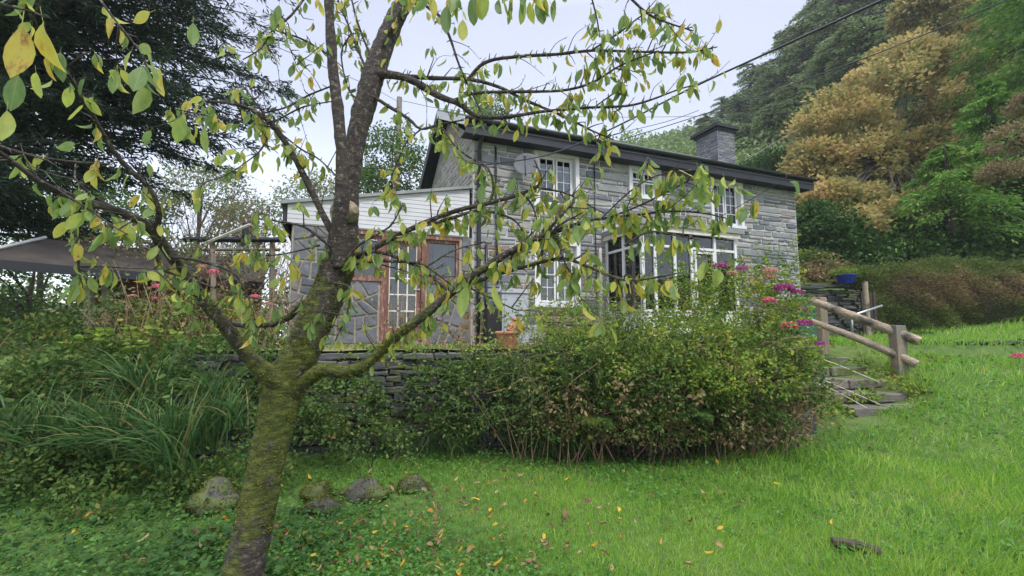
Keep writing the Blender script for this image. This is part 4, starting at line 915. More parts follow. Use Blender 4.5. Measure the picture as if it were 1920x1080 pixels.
def broadleaf(name, label, base, c, r, n, per, cr, ls, matl, seed, low=-.5, group=None, nl=9, shell=.55, trunk=None, flat=.55):
    g = np.random.default_rng(seed); t_ = thing(name, label, 'tree', base, group)
    cen, nrm = [], []
    blobs = c if isinstance(c, list) else [(c, r)]
    for (cc, rr) in blobs:
        a, b_ = crown_clumps(np.array(cc, float), rr, n//len(blobs), g, shell, low); cen.append(a); nrm.append(b_)
    cen = np.vstack(cen); nrm = np.vstack(nrm)
    P, ax = clump_leaves(cen, nrm, per, cr*g.uniform(.6, 1.3, len(cen)), g, flat)
    leaves('crown', P, ls, M[matl], t_, ax)
    limbs(base, np.mean([b_[0] for b_ in blobs], 0)+[0, 0, np.mean([b_[1][2] for b_ in blobs])*.5], cen, trunk or r_mean(blobs)*.05+.05, g, nl, parent=t_)
    return t_
def r_mean(b_): return float(np.mean([x[1] for x in b_]))
def conifer_mesh(h, rad, nb, per, g, droop=.25, ls=.3, start=.12, width=.5):
    """unit conifer: tiers of drooping branches carrying hanging sprays; returns leaf arrays, twig tubes"""
    Ps, Ax, tubes = [], [], []
    for k in range(nb):
        t_ = start+(1-start)*(k+.5)/nb; z = h*t_; L_ = rad*(1-t_)**.75*g.uniform(.75, 1.15)+.15; a = g.uniform(0, 6.283)
        d = np.array([math.cos(a), math.sin(a), 0]); m_ = per; s = g.random(m_)**.6
        side = np.array([-d[1], d[0], 0]); lat = g.normal(size=m_)*L_*.16*(1-s*.4)
        P = np.outer(s*L_, d)+np.outer(lat, side); P[:, 2] = z-droop*L_*s**1.6+.1*L_*s+g.normal(size=m_)*.05*L_
        Ps.append(P); ax = np.outer(np.ones(m_), d*.8)+np.outer(np.sign(lat)*.6, side)+g.normal(size=(m_, 3))*.35; ax[:, 2] -= .55; Ax.append(ax)
        ts = np.linspace(0, 1, 4); tubes.append(tube(np.outer(ts*L_, d)+np.array([[0, 0, z-droop*L_*x**1.6+.1*L_*x] for x in ts]), np.linspace(.02*h/10+.01, .006, 4), 3))
    return np.vstack(Ps), np.vstack(Ax), tubes
cvar = []
for k in range(4):
    gg = np.random.default_rng(50+k); P, Ax, tb = conifer_mesh(1.0, (.12, .16, .11, .14)[k], 120, 130, gg, .45, start=.03)
    V, Fc = scatter(DIAM[0], DIAM[1], P, Ax, gg.random(len(P))*6.28, .022*(.6+.8*gg.random(len(P))), .6)
    me = mesh_np('crown', V, Fc, M['conifer'], rnd=np.repeat(gg.random(len(P)), 4))
    tv, tf = join(tb+[tube([(0, 0, -.1), (0, 0, .5), (0, 0, 1.)], [.014, .009, .002], 6)]); tm = mesh_np('trunk', tv, tf, M['bark'])
    cvar.append((me, tm))
g = np.random.default_rng(11)
# skyline of the wooded hill: (pixel x, pixel y of the tip, distance)
sk = [(1262, 262, 62), (1290, 238, 70), (1322, 215, 60), (1352, 185, 68), (1385, 178, 55), (1412, 120, 62), (1440, 128, 52), (1468, 80, 58), (1500, 40, 50), (1532, -10, 56), (1570, -50, 48), (1615, -70, 52), (1660, -90, 46), (1700, -120, 50), (1760, -140, 46), (1830, -150, 44)]
mid = [(1400, 235, 42), (1445, 200, 40), (1490, 160, 38), (1535, 110, 40), (1580, 60, 38), (1450, 290, 34), (1500, 270, 33), (1420, 320, 36), (1375, 290, 44), (1335, 262, 48), (1300, 275, 50), (1560, 180, 34), (1620, 40, 36), (1700, 10, 36), (1780, -20, 36), (1860, -60, 34), (1930, -80, 32), (1640, 120, 33)]
names = []
ordn = ['first', 'second', 'third', 'fourth', 'fifth', 'sixth', 'seventh', 'eighth', 'ninth', 'tenth', 'eleventh', 'twelfth', 'thirteenth', 'fourteenth', 'fifteenth', 'sixteenth', 'seventeenth', 'eighteenth']
for li, lst in enumerate((sk, mid)):
    lst = sorted(lst)
    for i, (x, y, Y) in enumerate(lst):
        p = at(x, y, Y); gz = G0(p[0], p[1]); h = max(7, p[2]-gz); me, tm = cvar[(i*3+li) % 4]
        t_ = thing('hill_conifer', ('hazy dark conifer on the wooded skyline, %s from the left' if li == 0 else 'dark conifer on the hillside below the skyline, %s from the left') % ordn[i], 'conifer', (p[0], p[1], p[2]-h), 'conifers on the hillside', rz=g.uniform(0, 6))
        wdt = min(h, 15)*1.25
        t_.scale = (wdt, wdt, h)
        for nm, mm_ in (('crown', me), ('trunk', tm)): o = link(nm, mm_, t_)
# autumn tree, orange brown
def px_blob(x, y, Y, rp, asp=1.0, dz=1.0): c = at(x, y, Y); r = rp/850*Y; return (c, (r*asp, r*1.0, r*dz))
bl = [px_blob(1650, 235, 25, 135, 1, .95), px_blob(1590, 330, 24, 95, 1, .8), px_blob(1760, 200, 26, 110), px_blob(1570, 250, 25, 75), px_blob(1720, 330, 24, 95), px_blob(1800, 270, 25, 90), px_blob(1700, 140, 26, 65, 1.2), px_blob(1610, 395, 22, 60, 1.3, .5), px_blob(1545, 385, 21, 48, 1, .7), px_blob(1575, 432, 19.5, 45, 1.3, .45), px_blob(1660, 420, 19.5, 50, 1.3, .45), px_blob(1730, 400, 19.5, 50, 1.3, .5), px_blob(1530, 320, 24, 45)]
bs = at(1690, 560, 25); bs[2] = G0(bs[0], bs[1])
broadleaf('autumn_tree', 'large round orange-brown autumn tree standing above the hedge', bs, bl, 0, 900, 80, .72, .23, 'orange', 31, -.5, nl=40, shell=.62, trunk=.2, flat=.5)
bs = at(1790, 60, 33); bs[2] = G0(bs[0], bs[1])
broadleaf('autumn_tree', 'smaller orange-brown autumn tree high at the top right', bs, [px_blob(1765, 40, 31, 60), px_blob(1720, 20, 31, 38), px_blob(1790, 90, 31, 40)], 0, 260, 60, .6, .28, 'orange', 32, nl=8, trunk=.25)
bs = at(2080, 520, 17); bs[2] = G0(bs[0], bs[1])
broadleaf('russet_tree', 'dull russet-leaved tree leaning in at the right edge', bs, [px_blob(1905, 265, 14.5, 42, 1, .9), px_blob(1880, 325, 14.5, 26, 1.3, .6), px_blob(1930, 200, 14.5, 26)], 0, 150, 30, .26, .09, 'rust', 33, nl=6, trunk=.14)
# bright green drooping conifers at the right edge
def fan_conifer(name, label, x, ytop, Y, rad, nb, per, seed, matl='larch', ls=.2, aim=None):
    g_ = np.random.default_rng(seed); p = at(x, ytop, Y); gz = G0(p[0], p[1]); h = p[2]-gz
    t_ = thing(name, label, 'conifer', (p[0], p[1], gz))
    P, Ax, tb = conifer_mesh(h, rad, nb, per, g_, .45, start=.16); P = P+[p[0], p[1], gz]
    V, Fc = scatter(DIAM[0], DIAM[1], P, Ax, g_.random(len(P))*6.28, ls*(.6+.8*g_.random(len(P))), .55)
    wlink('crown', mesh_np('crown', V, Fc, M[matl], rnd=np.repeat(g_.random(len(P)), 4)), t_)
    tv, tf = join(tb); wlink('branches', mesh_np('branches', tv+[p[0], p[1], gz], tf, M['bark']), t_)
    q = MB(); q.tube([(p[0], p[1], gz-.3), (p[0], p[1], gz+h*.5), (p[0], p[1], gz+h)], [.2, .14, .03], 10); q.build('trunk', M['bark'], t_)
fan_conifer('green_conifer', 'bright green feathery conifer filling the right edge behind the hedge', 1990, -230, 17.5, 5.2, 130, 230, 61, ls=.19)
fan_conifer('green_conifer', 'green conifer at the upper right beside the autumn tree', 1900, -150, 21, 4.8, 120, 200, 62, ls=.22)
fan_conifer('green_conifer', 'low bright green conifer with spreading boughs above the hedge at right', 1850, 150, 18, 3.9, 80, 230, 63, ls=.18)
fan_conifer('green_conifer', 'small green conifer under the right side of the autumn tree', 1770, 270, 17.5, 3.0, 60, 220, 64, ls=.16)
g = np.random.default_rng(92); n = 30000; az = np.radians(g.uniform(30, 56, n)); r_ = g.uniform(18.5, 36, n); x = r_*np.sin(az); y = r_*np.cos(az); P = np.stack([x, y, ground(x, y)+g.random(n)**2*.9], -1)[(x > 9.5) & (y > 14.8)]
o = leaves('slope_undergrowth', P, .15, M['dark'], kind='stuff'); tag(o, 'dark ferny undergrowth on the slope behind the hedge')
# dark evergreens between cottage and hedge
for i, (x, y, Y, rp, a_, lb) in enumerate(((1700, 500, 18, 50, 2.2, 'low dark evergreen undergrowth just above the brown part of the hedge'), (1880, 490, 17.5, 60, 2.2, 'low dark evergreen undergrowth above the right part of the hedge'), (1545, 470, 19, 75, 1, 'dark glossy evergreen shrub right behind the cottage corner'), (1660, 460, 21, 65, 1.5, 'deep green evergreen in shade under the autumn tree'), (1790, 450, 20, 60, 1.5, 'dark evergreen mass behind the middle of the hedge'), (1900, 430, 19, 80, 1.2, 'dark evergreen behind the right end of the hedge'), (1450, 350, 29, 60, 1.1, 'dark green tree showing over the right end of the roof'))):
    b_ = at(x, 560, Y); b_[2] = G0(b_[0], b_[1]); broadleaf('evergreen_tree', lb, b_, [px_blob(x, y, Y, rp, a_, 1.1)], 0, 170, 70, .55, .17, 'dark', 70+i, nl=5, trunk=.15, group='dark evergreens behind the hedge')
# trees left and behind the cottage
for i, (x, y, Y, rp, a_, dz, m_, n_, ls_, lb) in enumerate((
    (735, 310, 19, 60, 1.1, 1.2, 'midtree', 120, .13, 'small-leaved tree against the sky just left of the cottage gable'),
    (690, 360, 23, 45, 1.1, 1, 'midtree', 70, .14, 'loose green tree behind the extension roof'),
    (905, 205, 34, 17, 1, 1.3, 'conifer', 30, .22, 'conifer tip poking above the cottage ridge near the gable'),
    (930, 220, 30, 18, 1.3, .7, 'midtree', 22, .2, 'leafy tree top just showing over the ridge'),
    (590, 370, 25, 50, 1.4, .8, 'willow', 80, .15, 'pale thin-leaved tree beyond the extension end'),
    (380, 360, 19, 70, 1.3, .8, 'willow', 110, .12, 'pale hazy willow-like tree left of the bright sky gap'),
    (480, 420, 17, 55, 1.4, .7, 'willow', 80, .11, 'pale twiggy shrub behind the pergola'),
    (60, 560, 14, 105, 1.2, 1.1, 'midtree', 120, .12, 'green tree in the gloom under the shed eave at far left'),
    (-60, 460, 15, 130, 1, 1.5, 'dark', 120, .14, 'dark tree at the far left edge beyond the shed'),
    (200, 420, 17, 90, 1.3, .9, 'midtree', 110, .13, 'mid-green tree behind the shed roof'),
    (70, 330, 18, 130, 1.2, 1.2, 'midtree', 170, .14, 'tall green tree behind the dark cypress'))):
    b_ = at(x, 640, Y); b_[2] = min(G0(b_[0], b_[1]), 1.2); broadleaf('background_tree', lb, b_, [px_blob(x, y, Y, rp, a_, dz)], 0, n_, 34, .5*Y/20, ls_, m_, 90+i, nl=8, trunk=.12, shell=.4, flat=.8, low=-.9)
def wood(name, label, x0, x1, y, Y, hh, seed, m_='midtree', n=9000, ls=.35):
    g_ = np.random.default_rng(seed); a = at(x0, y, Y); b_ = at(x1, y, Y); s = g_.random(n); P = a+np.outer(s, b_-a)
    top = hh*(.7+.3*np.sin(s*23+seed)*np.sin(s*57)); P[:, 2] = P[:, 2]-hh*.3+top*g_.random(n)**.6; P[:, 1] += g_.normal(size=n)*1.5
    o = leaves(name, P, ls, M[m_], kind='stuff'); tag(o, label)
wood('distant_wood', 'hazy far-off woodland across the valley at left', -300, 700, 600, 55, 9, 5, 'conifer', 16000, .5)
wood('distant_wood', 'thick undergrowth below the trees at far left', -420, 420, 640, 16, 2.6, 6, 'ivy', 16000, .16)
g = np.random.default_rng(91); n = 60000; az = np.radians(g.uniform(12, 60, n)); r_ = g.uniform(33, 80, n); x = r_*np.sin(az); y = r_*np.cos(az); q_ = x*.85+y*.53-18; k = q_ > 1; x, y = x[k], y[k]
P = np.stack([x, y, ground(x, y)+g.random(len(x))**2*2.2*(1+.6*vnoise(x, y, .5, 3))], -1); o = leaves('hillside_undergrowth', P, .0075*r_[k]*(.6+.8*g.random(len(x))), M['conifer'], kind='stuff'); tag(o, 'dark undergrowth covering the steep wooded hillside')
# the dark cypress overhanging from the upper left
cy = thing('dark_cypress', 'big dark cypress whose sweeping sprays hang in from the upper left', 'conifer', (-11.6, 9.2, 0))
g = np.random.default_rng(21); Ps, Ax, tb = [], [], []
trunk = np.array([-11.8, 9.0, 0.])
for k in range(230):
    z = g.uniform(3.4, 12.5)
    dirn = np.array([1, g.uniform(-.7, .7), 0]) if g.random() < .85 else np.array([-.6, g.uniform(-1, 1), 0]); dirn /= np.linalg.norm(dirn)
    L_ = (3.9+2.65*math.exp(-((z-8.0)/2.2)**2))*g.uniform(.6, 1.05); rise = g.uniform(-.02, .28); side = np.array([-dirn[1], dirn[0], 0])
    cv = lambda x: trunk+dirn*L_*x+np.array([0, 0, z+rise*L_*x-.12*L_*x*x])
    ts = np.linspace(0, 1, 7); tb.append(tube(np.array([cv(x) for x in ts]), np.linspace(.05, .007, 7), 5))
    for b_ in range(int(7*L_)):
        s_ = .12+.88*g.random()**.7; o_ = cv(s_); sg = g.choice([-1, 1]); bl_ = g.uniform(.35, .95)*(1.15-s_*.5); bd = dirn*g.uniform(.5, 1)+side*sg*g.uniform(.3, .9)+[0, 0, g.uniform(-.25, .25)]; bd /= np.linalg.norm(bd)
        n_ = int(34*bl_)+5; t_ = g.random(n_)**.8; P = o_+np.outer(t_*bl_, bd); P[:, 2] -= .35*bl_*t_**2; P += g.normal(size=(n_, 3))*.035; Ps.append(P)
        ax = np.outer(np.ones(n_), bd)+g.normal(size=(n_, 3))*.55; ax[:, 2] -= .35; Ax.append(ax)
        if g.random() < .5: e_ = o_+bd*bl_-[0, 0, .35*bl_]; tb.append(tube([o_, (o_+e_)/2+[0, 0, .08*bl_], e_], [.010, .007, .003], 3))
P = np.vstack(Ps); Ax = np.vstack(Ax)
V, Fc = scatter(DIAM[0], DIAM[1], P, Ax, g.random(len(P))*6.28, .14*(.5+.9*g.random(len(P))), .34)
wlink('crown', mesh_np('crown', V, Fc, M['cypress'], rnd=np.repeat(g.random(len(P)), 4)), cy)
tv, tf = join(tb); wlink('branches', mesh_np('branches', tv, tf, M['bark']), cy)
q = MB(); q.tube([(-11.8, 9, -.2), (-11.8, 9, 7), (-11.7, 9, 13.5)], [.38, .28, .05], 12); q.build('trunk', M['bark'], cy)
# bare twiggy shrubs in the pale gap at left
def twiggy(label, x, y0, Y, h, spread, n, seed, m_='deadstem', r_=.008, name='bare_shrub'):
    g_ = np.random.default_rng(seed); b_ = at(x, y0, Y); tb = []
    t_ = thing(name, label, 'shrub', b_)
    for k in range(n):
        d = g_.normal(size=3)*[spread, spread, 0]+[0, 0, h*g_.uniform(.55, 1)]; o_ = b_+g_.normal(size=3)*[.25, .2, 0]*spread
        Q = catmull([o_, o_+d*.4+g_.normal(size=3)*.08*h*[1, 1, .3], o_+d*.75+g_.normal(size=3)*.08*h, o_+d+g_.normal(size=3)*.1*h], .15*h); tb.append(tube(Q, np.linspace(r_, r_*.35, len(Q)), 4))
        for j in range(4):
            a = Q[g_.integers(len(Q)//3, len(Q))]; e_ = a+g_.normal(size=3)*.14*h+[0, 0, .12*h]; tb.append(tube([a, (a+e_)/2+g_.normal(size=3)*.02*h, e_], [r_*.5, r_*.4, r_*.2], 3))
    V, Fc = join(tb); o = wlink('stems', mesh_np('stems', V, Fc, M[m_], smooth=True), t_); return t_, V
for i, (x, y0, Y, h, sp) in enumerate(((350, 560, 13, 3.2, 1.1), (460, 560, 14, 2.8, 1.0), (560, 600, 15, 2.5, .9))):
    twiggy(('brown bare twiggy bush behind the pergola post', 'pale bare twiggy bush behind the pergola beams', 'small bare twiggy bush beside the extension end')[i], x, y0, Y, h, sp, 70, 130+i, r_=.011)

# ------------------------------------------------------------------ hedge and bank on the right
hd = thing('clipped_hedge', 'overgrown clipped hedge, green on top with a large brown patch on its face', 'hedge', (14, 14.6, 1.5))
g = np.random.default_rng(41); n = 52000
u = g.random(n); v = g.random(n); f_ = g.random(n); xx = 11.05+9*u; topz = 3.72+.12*np.sin(xx*1.9)+.10*np.sin(xx*4.3)+.08*np.sin(xx*9.1)+.05*g.normal(size=n)+.25*sm((xx-11)/1.5)-.25
inn = g.random(n)**2*.35; zz = 1.35+(topz-1.35)*v; yy = 14.0+.18*np.sin(xx*2.3)+.16*np.sin(zz*3+xx)+.10*np.sin(zz*7+xx*5)+.10*g.normal(size=n)+.06*np.sin(xx*6+zz*4)-.28*np.sin(v*3.14)+inn
tp = f_ < .25; zz = np.where(tp, topz-inn*.4+g.normal(size=n)*.04, zz); yy = np.where(tp, 14.05+2.0*v, yy); lf = (f_ > .25) & (f_ < .33); xx = np.where(lf, 11.0+inn, xx); yy = np.where(lf, 14.1+1.8*u, yy)
P = np.stack([xx, yy, zz], -1); ax = g.normal(size=(n, 3))*.5+np.where(tp[:, None], [0, -.2, .8], [0, -.9, .15])
pm = (np.exp(-((xx-13.3)/1.6)**2)+.6*np.exp(-((xx-15.8)/.9)**2))*np.exp(-((zz-2.85)/.55)**2)+.15*vnoise(xx, zz, 3, 2)
br = (~tp) & (pm > .15+.45*g.random(n))
V, Fc = scatter(LEAF6[0], LEAF6[1], P[~br], ax[~br], g.random((~br).sum())*6.28, .075, .8); wlink('green_foliage', mesh_np('green_foliage', V, Fc, M['hedge'], rnd=np.repeat(g.random((~br).sum()), 6)), hd)
V, Fc = scatter(DIAM[0], DIAM[1], P[br], ax[br], g.random(br.sum())*6.28, .10, .45); wlink('dead_brown_patch', mesh_np('dead_brown_patch', V, Fc, M['dry'], rnd=np.repeat(g.random(br.sum()), 4)), hd)
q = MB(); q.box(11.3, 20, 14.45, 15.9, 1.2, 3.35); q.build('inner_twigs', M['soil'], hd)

# ------------------------------------------------------------------ shrubs and climbers in front
def mound(name, label, cat, blobs, n, per, cr, ls, matl, seed, tmpl=LEAF6, low=-.6, kind=None, shell=.7, parent=None, cname='foliage', stems=0, sm_='deadstem', flat=.7):
    g_ = np.random.default_rng(seed); t_ = parent or thing(name, label, cat, blobs[0][0]-np.array([0, 0, blobs[0][1][2]]))
    cen, nrm = [], []; tot = sum(b_[1][0]*b_[1][2] for b_ in blobs)
    for (c, r) in blobs:
        a, b_ = crown_clumps(np.asarray(c, float), r, max(4, int(n*r[0]*r[2]/tot)), g_, shell, low); cen.append(a); nrm.append(b_)
    cen = np.vstack(cen); nrm = np.vstack(nrm); P, ax = clump_leaves(cen, nrm, per, cr*g_.uniform(.5, 1.7, len(cen)), g_, flat)
    ok = P[:, 2] > ground(P[:, 0], P[:, 1])-.02; P, ax = P[ok], ax[ok]
    leaves(cname, P, ls, M[matl], t_, ax, tmpl)
    if stems:
        tb = []
        for k in range(stems):
            e_ = cen[g_.integers(len(cen))]+g_.normal(size=3)*.06; c = blobs[g_.integers(len(blobs))][0]; b0 = np.array([c[0]*.5+e_[0]*.5, c[1], 0]); b0[2] = G0(b0[0], b0[1]); m_ = (b0+e_)/2+g_.normal(size=3)*.06
            Q = catmull([b0, m_, e_+[0, 0, .05]], .15); tb.append(tube(Q, np.linspace(.007, .003, len(Q)), 4))
        V, Fc = join(tb); wlink('stems', mesh_np('stems', V, Fc, M[sm_], smooth=True), t_)
    return t_
hy = mound('hydrangea_bush', 'tall hydrangea bush with pink and purple flower heads at the top of the steps', 'hydrangea', [px_blob(1380, 590, 6.9, 95, 1.1, 1), px_blob(1450, 600, 6.8, 60, .9, 1.1), px_blob(1290, 580, 7.0, 65, 1, .9), px_blob(1440, 680, 6.6, 80, 1, .9), px_blob(1340, 680, 6.4, 90, 1.2, .8)], 430, 22, .14, .050, 'bush', 201, stems=140, shell=.45)
def flower(x, y, Y, r_, m_, seed, parent=None, lab=None):
    g_ = np.random.default_rng(seed); n = 190; v = g_.normal(size=(n, 3)); v /= np.linalg.norm(v, axis=1)[:, None]; v[:, 2] = np.abs(v[:, 2])*.8-.15; c = at(x, y, Y)
    P = c+v*r_*[1.1, 1, .75]*g_.uniform(.85, 1.05, (n, 1)); ax = np.cross(v, g_.normal(size=(n, 3)))
    V, Fc = scatter(LEAF6[0], LEAF6[1], P, ax, g_.random(n)*6.28, r_*.34, 1.3)
    return wlink('flower_head', mesh_np('flower_head', V, Fc, M[m_], rnd=np.repeat(g_.random(n), 6)), parent)
for i, (x, y, r_, m_) in enumerate(((1350, 499, .075, 'magenta'), (1392, 504, .06, 'magenta'), (1445, 508, .075, 'dustypink'), (1442, 520, .06, 'dustypink'), (1470, 541, .105, 'magenta'), (1494, 548, .06, 'magenta'), (1443, 564, .07, 'pink'), (1503, 580, .05, 'magenta'), (1480, 611, .085, 'pink'), (1508, 607, .085, 'magenta'), (1500, 641, .065, 'magenta'), (1537, 645, .055, 'magenta'), (1372, 512, .05, 'dustypink'))):
    flower(x, y, 6.12, r_*1.15, m_, 300+i, hy)
bm_ = mound('bramble_bank', 'dense tangle of brambles and ferns spilling over the retaining wall', 'bramble', [px_blob(1090, 700, 5.95, 85, 1.2, .8), px_blob(1000, 720, 5.95, 70, 1, .9), px_blob(1130, 775, 5.75, 80, 1.2, .6), px_blob(1240, 730, 5.8, 100, 1.1, .85), px_blob(1330, 745, 5.9, 85, .9, .8), px_blob(1290, 690, 6.1, 70, .8, .8), px_blob(1390, 760, 5.6, 60, 1, .8), px_blob(1430, 700, 6.0, 70, .8, 1.0), px_blob(1380, 660, 6.3, 60, 1, .7), px_blob(1480, 720, 6.0, 60, .8, 1.2), px_blob(1180, 650, 6.4, 70, 1.6, .5), px_blob(900, 700, 6.1, 60, 1.3, .6)], 1000, 24, .13, .048, 'ivy', 202, stems=300, sm_='bark')
mound('', '', '', [px_blob(1050, 800, 5.75, 50, 1.6, .7), px_blob(1200, 800, 5.65, 55, 1.6, .7), px_blob(1340, 800, 5.6, 55, 1.6, .7), px_blob(1450, 790, 5.75, 55, 1.2, .8)], 230, 18, .12, .05, 'dry', 215, parent=bm_, cname='dead_undergrowth')
mound('', '', '', [px_blob(1050, 805, 5.6, 40, 2, .7), px_blob(1250, 810, 5.5, 40, 2.2, .7), px_blob(1420, 800, 5.6, 45, 1.6, .7)], 160, 16, .11, .045, 'ivy', 216, parent=bm_, cname='low_creeper')
mound('', '', '', [px_blob(1130, 655, 6.3, 75, 1.5, .45), px_blob(1300, 650, 6.1, 90, 1.2, .5), px_blob(1450, 680, 6.1, 70, 1, .6), px_blob(1240, 700, 5.5, 70, 1.4, .4), px_blob(1400, 705, 5.4, 80, 1.2, .5)], 420, 22, .11, .044, 'bush', 203, parent=bm_, cname='top_foliage')
mound('', '', '', [px_blob(1330, 735, 5.5, 100, 1.5, .6), px_blob(1150, 740, 5.6, 90, 1.7, .7), px_blob(1440, 700, 5.8, 60, 1, 1)], 60, 18, .12, .055, 'dry', 204, parent=bm_, cname='withered_leaves')
mound('wall_creeper', 'thin dark creeper and weeds growing on the wall behind the tree trunk', 'creeper', [px_blob(640, 770, 5.7, 75, 1.1, .9), px_blob(820, 740, 6.0, 60, .9, .9), px_blob(880, 790, 5.9, 55, 1.4, .5), px_blob(900, 700, 6.1, 50, 1.3, .5), px_blob(700, 830, 5.4, 50, 1.6, .5)], 330, 16, .13, .05, 'ivy', 205, stems=50, sm_='bark')
mound('bank_shrub', 'dark leafy shrub sprawling on the bank behind the strap-leaved clump', 'shrub', [px_blob(430, 700, 5.9, 75, 1.2, .8), px_blob(300, 690, 6.2, 80, 1.2, .6), px_blob(150, 700, 6.0, 90, 1.2, .6), px_blob(20, 740, 5.8, 80, 1.2, .6), px_blob(340, 760, 5.6, 90, 1.3, .6)], 430, 20, .17, .07, 'ivy', 206, stems=40, sm_='bark')
mound('bank_shrub', 'olive-green undergrowth at the far left edge of the bank', 'shrub', [px_blob(-10, 670, 7.5, 90, 1.3, .7), px_blob(120, 650, 7.8, 80, 1.2, .7), px_blob(-60, 800, 5.0, 110, 1.3, .8)], 260, 22, .2, .07, 'fern', 207, stems=30)
mound('hollow_undergrowth', 'dark ivy and weeds in the shaded hollow under the strap-leaved clump', 'undergrowth', [px_blob(60, 900, 4.5, 90, 1.4, .6), px_blob(220, 930, 4.3, 90, 1.4, .45), px_blob(380, 930, 4.4, 70, 1.2, .5), px_blob(480, 880, 4.7, 60, 1.2, .8), px_blob(560, 800, 5.4, 60, 1.3, .8), px_blob(-60, 930, 4.2, 90, 1.2, .6), px_blob(200, 860, 5.0, 80, 1.6, .6), px_blob(60, 850, 5.1, 80, 1.6, .6)], 520, 20, .13, .05, 'ivy', 231)
dh = mound('faded_hydrangea', 'straggly dying hydrangea with faded pink heads and bare tan stems', 'hydrangea', [px_blob(300, 600, 7.2, 70, 1.2, .8), px_blob(420, 620, 7.1, 85, 1.3, .7), px_blob(530, 630, 7.2, 60, 1, .7), px_blob(230, 640, 6.9, 60, 1, .8)], 130, 12, .16, .06, 'dry', 208, stems=0)
mound('', '', '', [px_blob(300, 610, 7.0, 75, 1.2, .8), px_blob(420, 625, 6.9, 85, 1.3, .7), px_blob(530, 640, 7.0, 60, 1, .7), px_blob(230, 600, 6.9, 60, 1, .8)], 170, 16, .15, .055, 'ivy', 209, parent=dh, cname='green_foliage')
g = np.random.default_rng(44); tb = []
for k in range(110):
    x = g.uniform(200, 590); b_ = at(x, 700, g.uniform(6.3, 7.3)); b_[2] = TZ-.2; h = g.uniform(.5, 1.35)*(1.1 if 230 < x < 520 else .8); d = g.normal(size=3)*[.25, .2, 0]+[0, 0, h]
    Q = catmull([b_, b_+d*.5+g.normal(size=3)*.04, b_+d+g.normal(size=3)*[.12, .1, .03]], .12); tb.append(tube(Q, np.linspace(.008, .004, len(Q)), 4))
V, Fc = join(tb); wlink('stems', mesh_np('stems', V, Fc, M['deadstem'], smooth=True), dh)
for i, (x, y, r_) in enumerate(((297, 537, .07), (320, 532, .06), (345, 548, .05), (400, 511, .08), (378, 500, .06), (460, 566, .08), (478, 557, .07), (520, 588, .07), (250, 556, .06), (290, 560, .05), (455, 580, .06), (505, 570, .06))): flower(x, y, 6.9, r_, 'dustypink' if i % 3 else 'pink', 330+i, dh)
mound('', '', '', [px_blob(470, 650, 6.8, 45, 2, .5), px_blob(300, 670, 6.6, 50, 2, .5), px_blob(350, 600, 6.8, 50, 2, .8)], 120, 14, .12, .06, 'bush', 210, parent=dh, cname='green_leaves')
# dry stalks with withered leaves standing on the terrace edge
ds = thing('dry_stalks', 'row of tall dry weed stalks with curled brown leaves left of the terracotta pots', 'weeds', (-1, 6.6, TZ)); tb = []; LP = []
for k in range(46):
    x = g.uniform(690, 905); Y = g.uniform(6.35, 6.9); b_ = at(x, 650, Y); b_[2] = TZ-.05; h = g.uniform(.3, .85); d = np.array([g.normal()*.05, g.normal()*.05, h]); Q = catmull([b_, b_+d*.5+g.normal(size=3)*.02, b_+d], .08); tb.append(tube(Q, np.linspace(.005, .003, len(Q)), 4))
    for j in range(g.integers(2, 7)): LP.append(Q[g.integers(2, len(Q))]+g.normal(size=3)*.03)
V, Fc = join(tb); wlink('stems', mesh_np('stems', V, Fc, M['deadstem']), ds); leaves('leaves', np.array(LP), .075, M['dry'], ds, tmpl=LEAF6)
twiggy('thin bare dark shrub stems rising in front of the porch', 1165, 655, 6.6, 1.0, .16, 22, 140, 'twig', .007, 'porch_shrub')
# moss and weeds carpeting the terrace edge
n = 4200; P = np.stack([g.uniform(-4.1, 4.6, n), 0*g.random(n), 0*g.random(n)], -1); P[:, 1] = ywall(P[:, 0])+.02+g.random(n)**1.6*2.2; P[:, 2] = TZ+.01+.02*g.random(n); P = P[vnoise(P[:, 0], P[:, 1], 4, 3)+g.normal(size=n)*.3 > -.1]; n = len(P)
o = leaves('terrace_weeds', P, .045, M['bush'], axis=g.normal(size=(n, 3))*.6+[0, 0, .5], tmpl=LEAF6, kind='stuff'); tag(o, 'low yellow-green weeds and moss along the terrace edge')

def sprigs(parent, x0, x1, y0, y1, Y0, Y1, n, l0, l1, ls, matl, seed, up=.8, step=.035):
    g_ = np.random.default_rng(seed); tb, P, ax = [], [], []
    for k in range(n):
        b_ = at(g_.uniform(x0, x1), g_.uniform(y0, y1), g_.uniform(Y0, Y1)); l = g_.uniform(l0, l1); d = g_.normal(size=3)*[.6, .5, .3]+[0, -.15, up]; d /= np.linalg.norm(d); e_ = b_+d*l+[0, 0, -.25*l*l]; m_ = (b_+e_)/2+[0, 0, .08*l]
        Q = catmull([b_, m_, e_], step); tb.append(tube(Q, np.linspace(.0035, .0015, len(Q)), 4))
        for i in range(1, len(Q)):
            for s_ in (-1, 1):
                if g_.random() < .8: v = np.cross(d, g_.normal(size=3)); v /= np.linalg.norm(v)+1e-9; P.append(Q[i]); ax.append(v*s_+d*.5-[0, 0, .3])
    V, Fc = join(tb); wlink('sprig_stems', mesh_np('sprig_stems', V, Fc, M['greenstem']), parent)['kind'] = 'stuff'; leaves('sprig_leaves', np.array(P), ls*.9, M[matl], parent, np.array(ax), LEAF6)
sprigs(hy, 1230, 1510, 500, 640, 6.3, 6.8, 150, .15, .38, .062, 'bush', 601)
sprigs(bm_, 1000, 1500, 600, 760, 5.3, 6.0, 240, .2, .5, .055, 'bush', 602, .5)
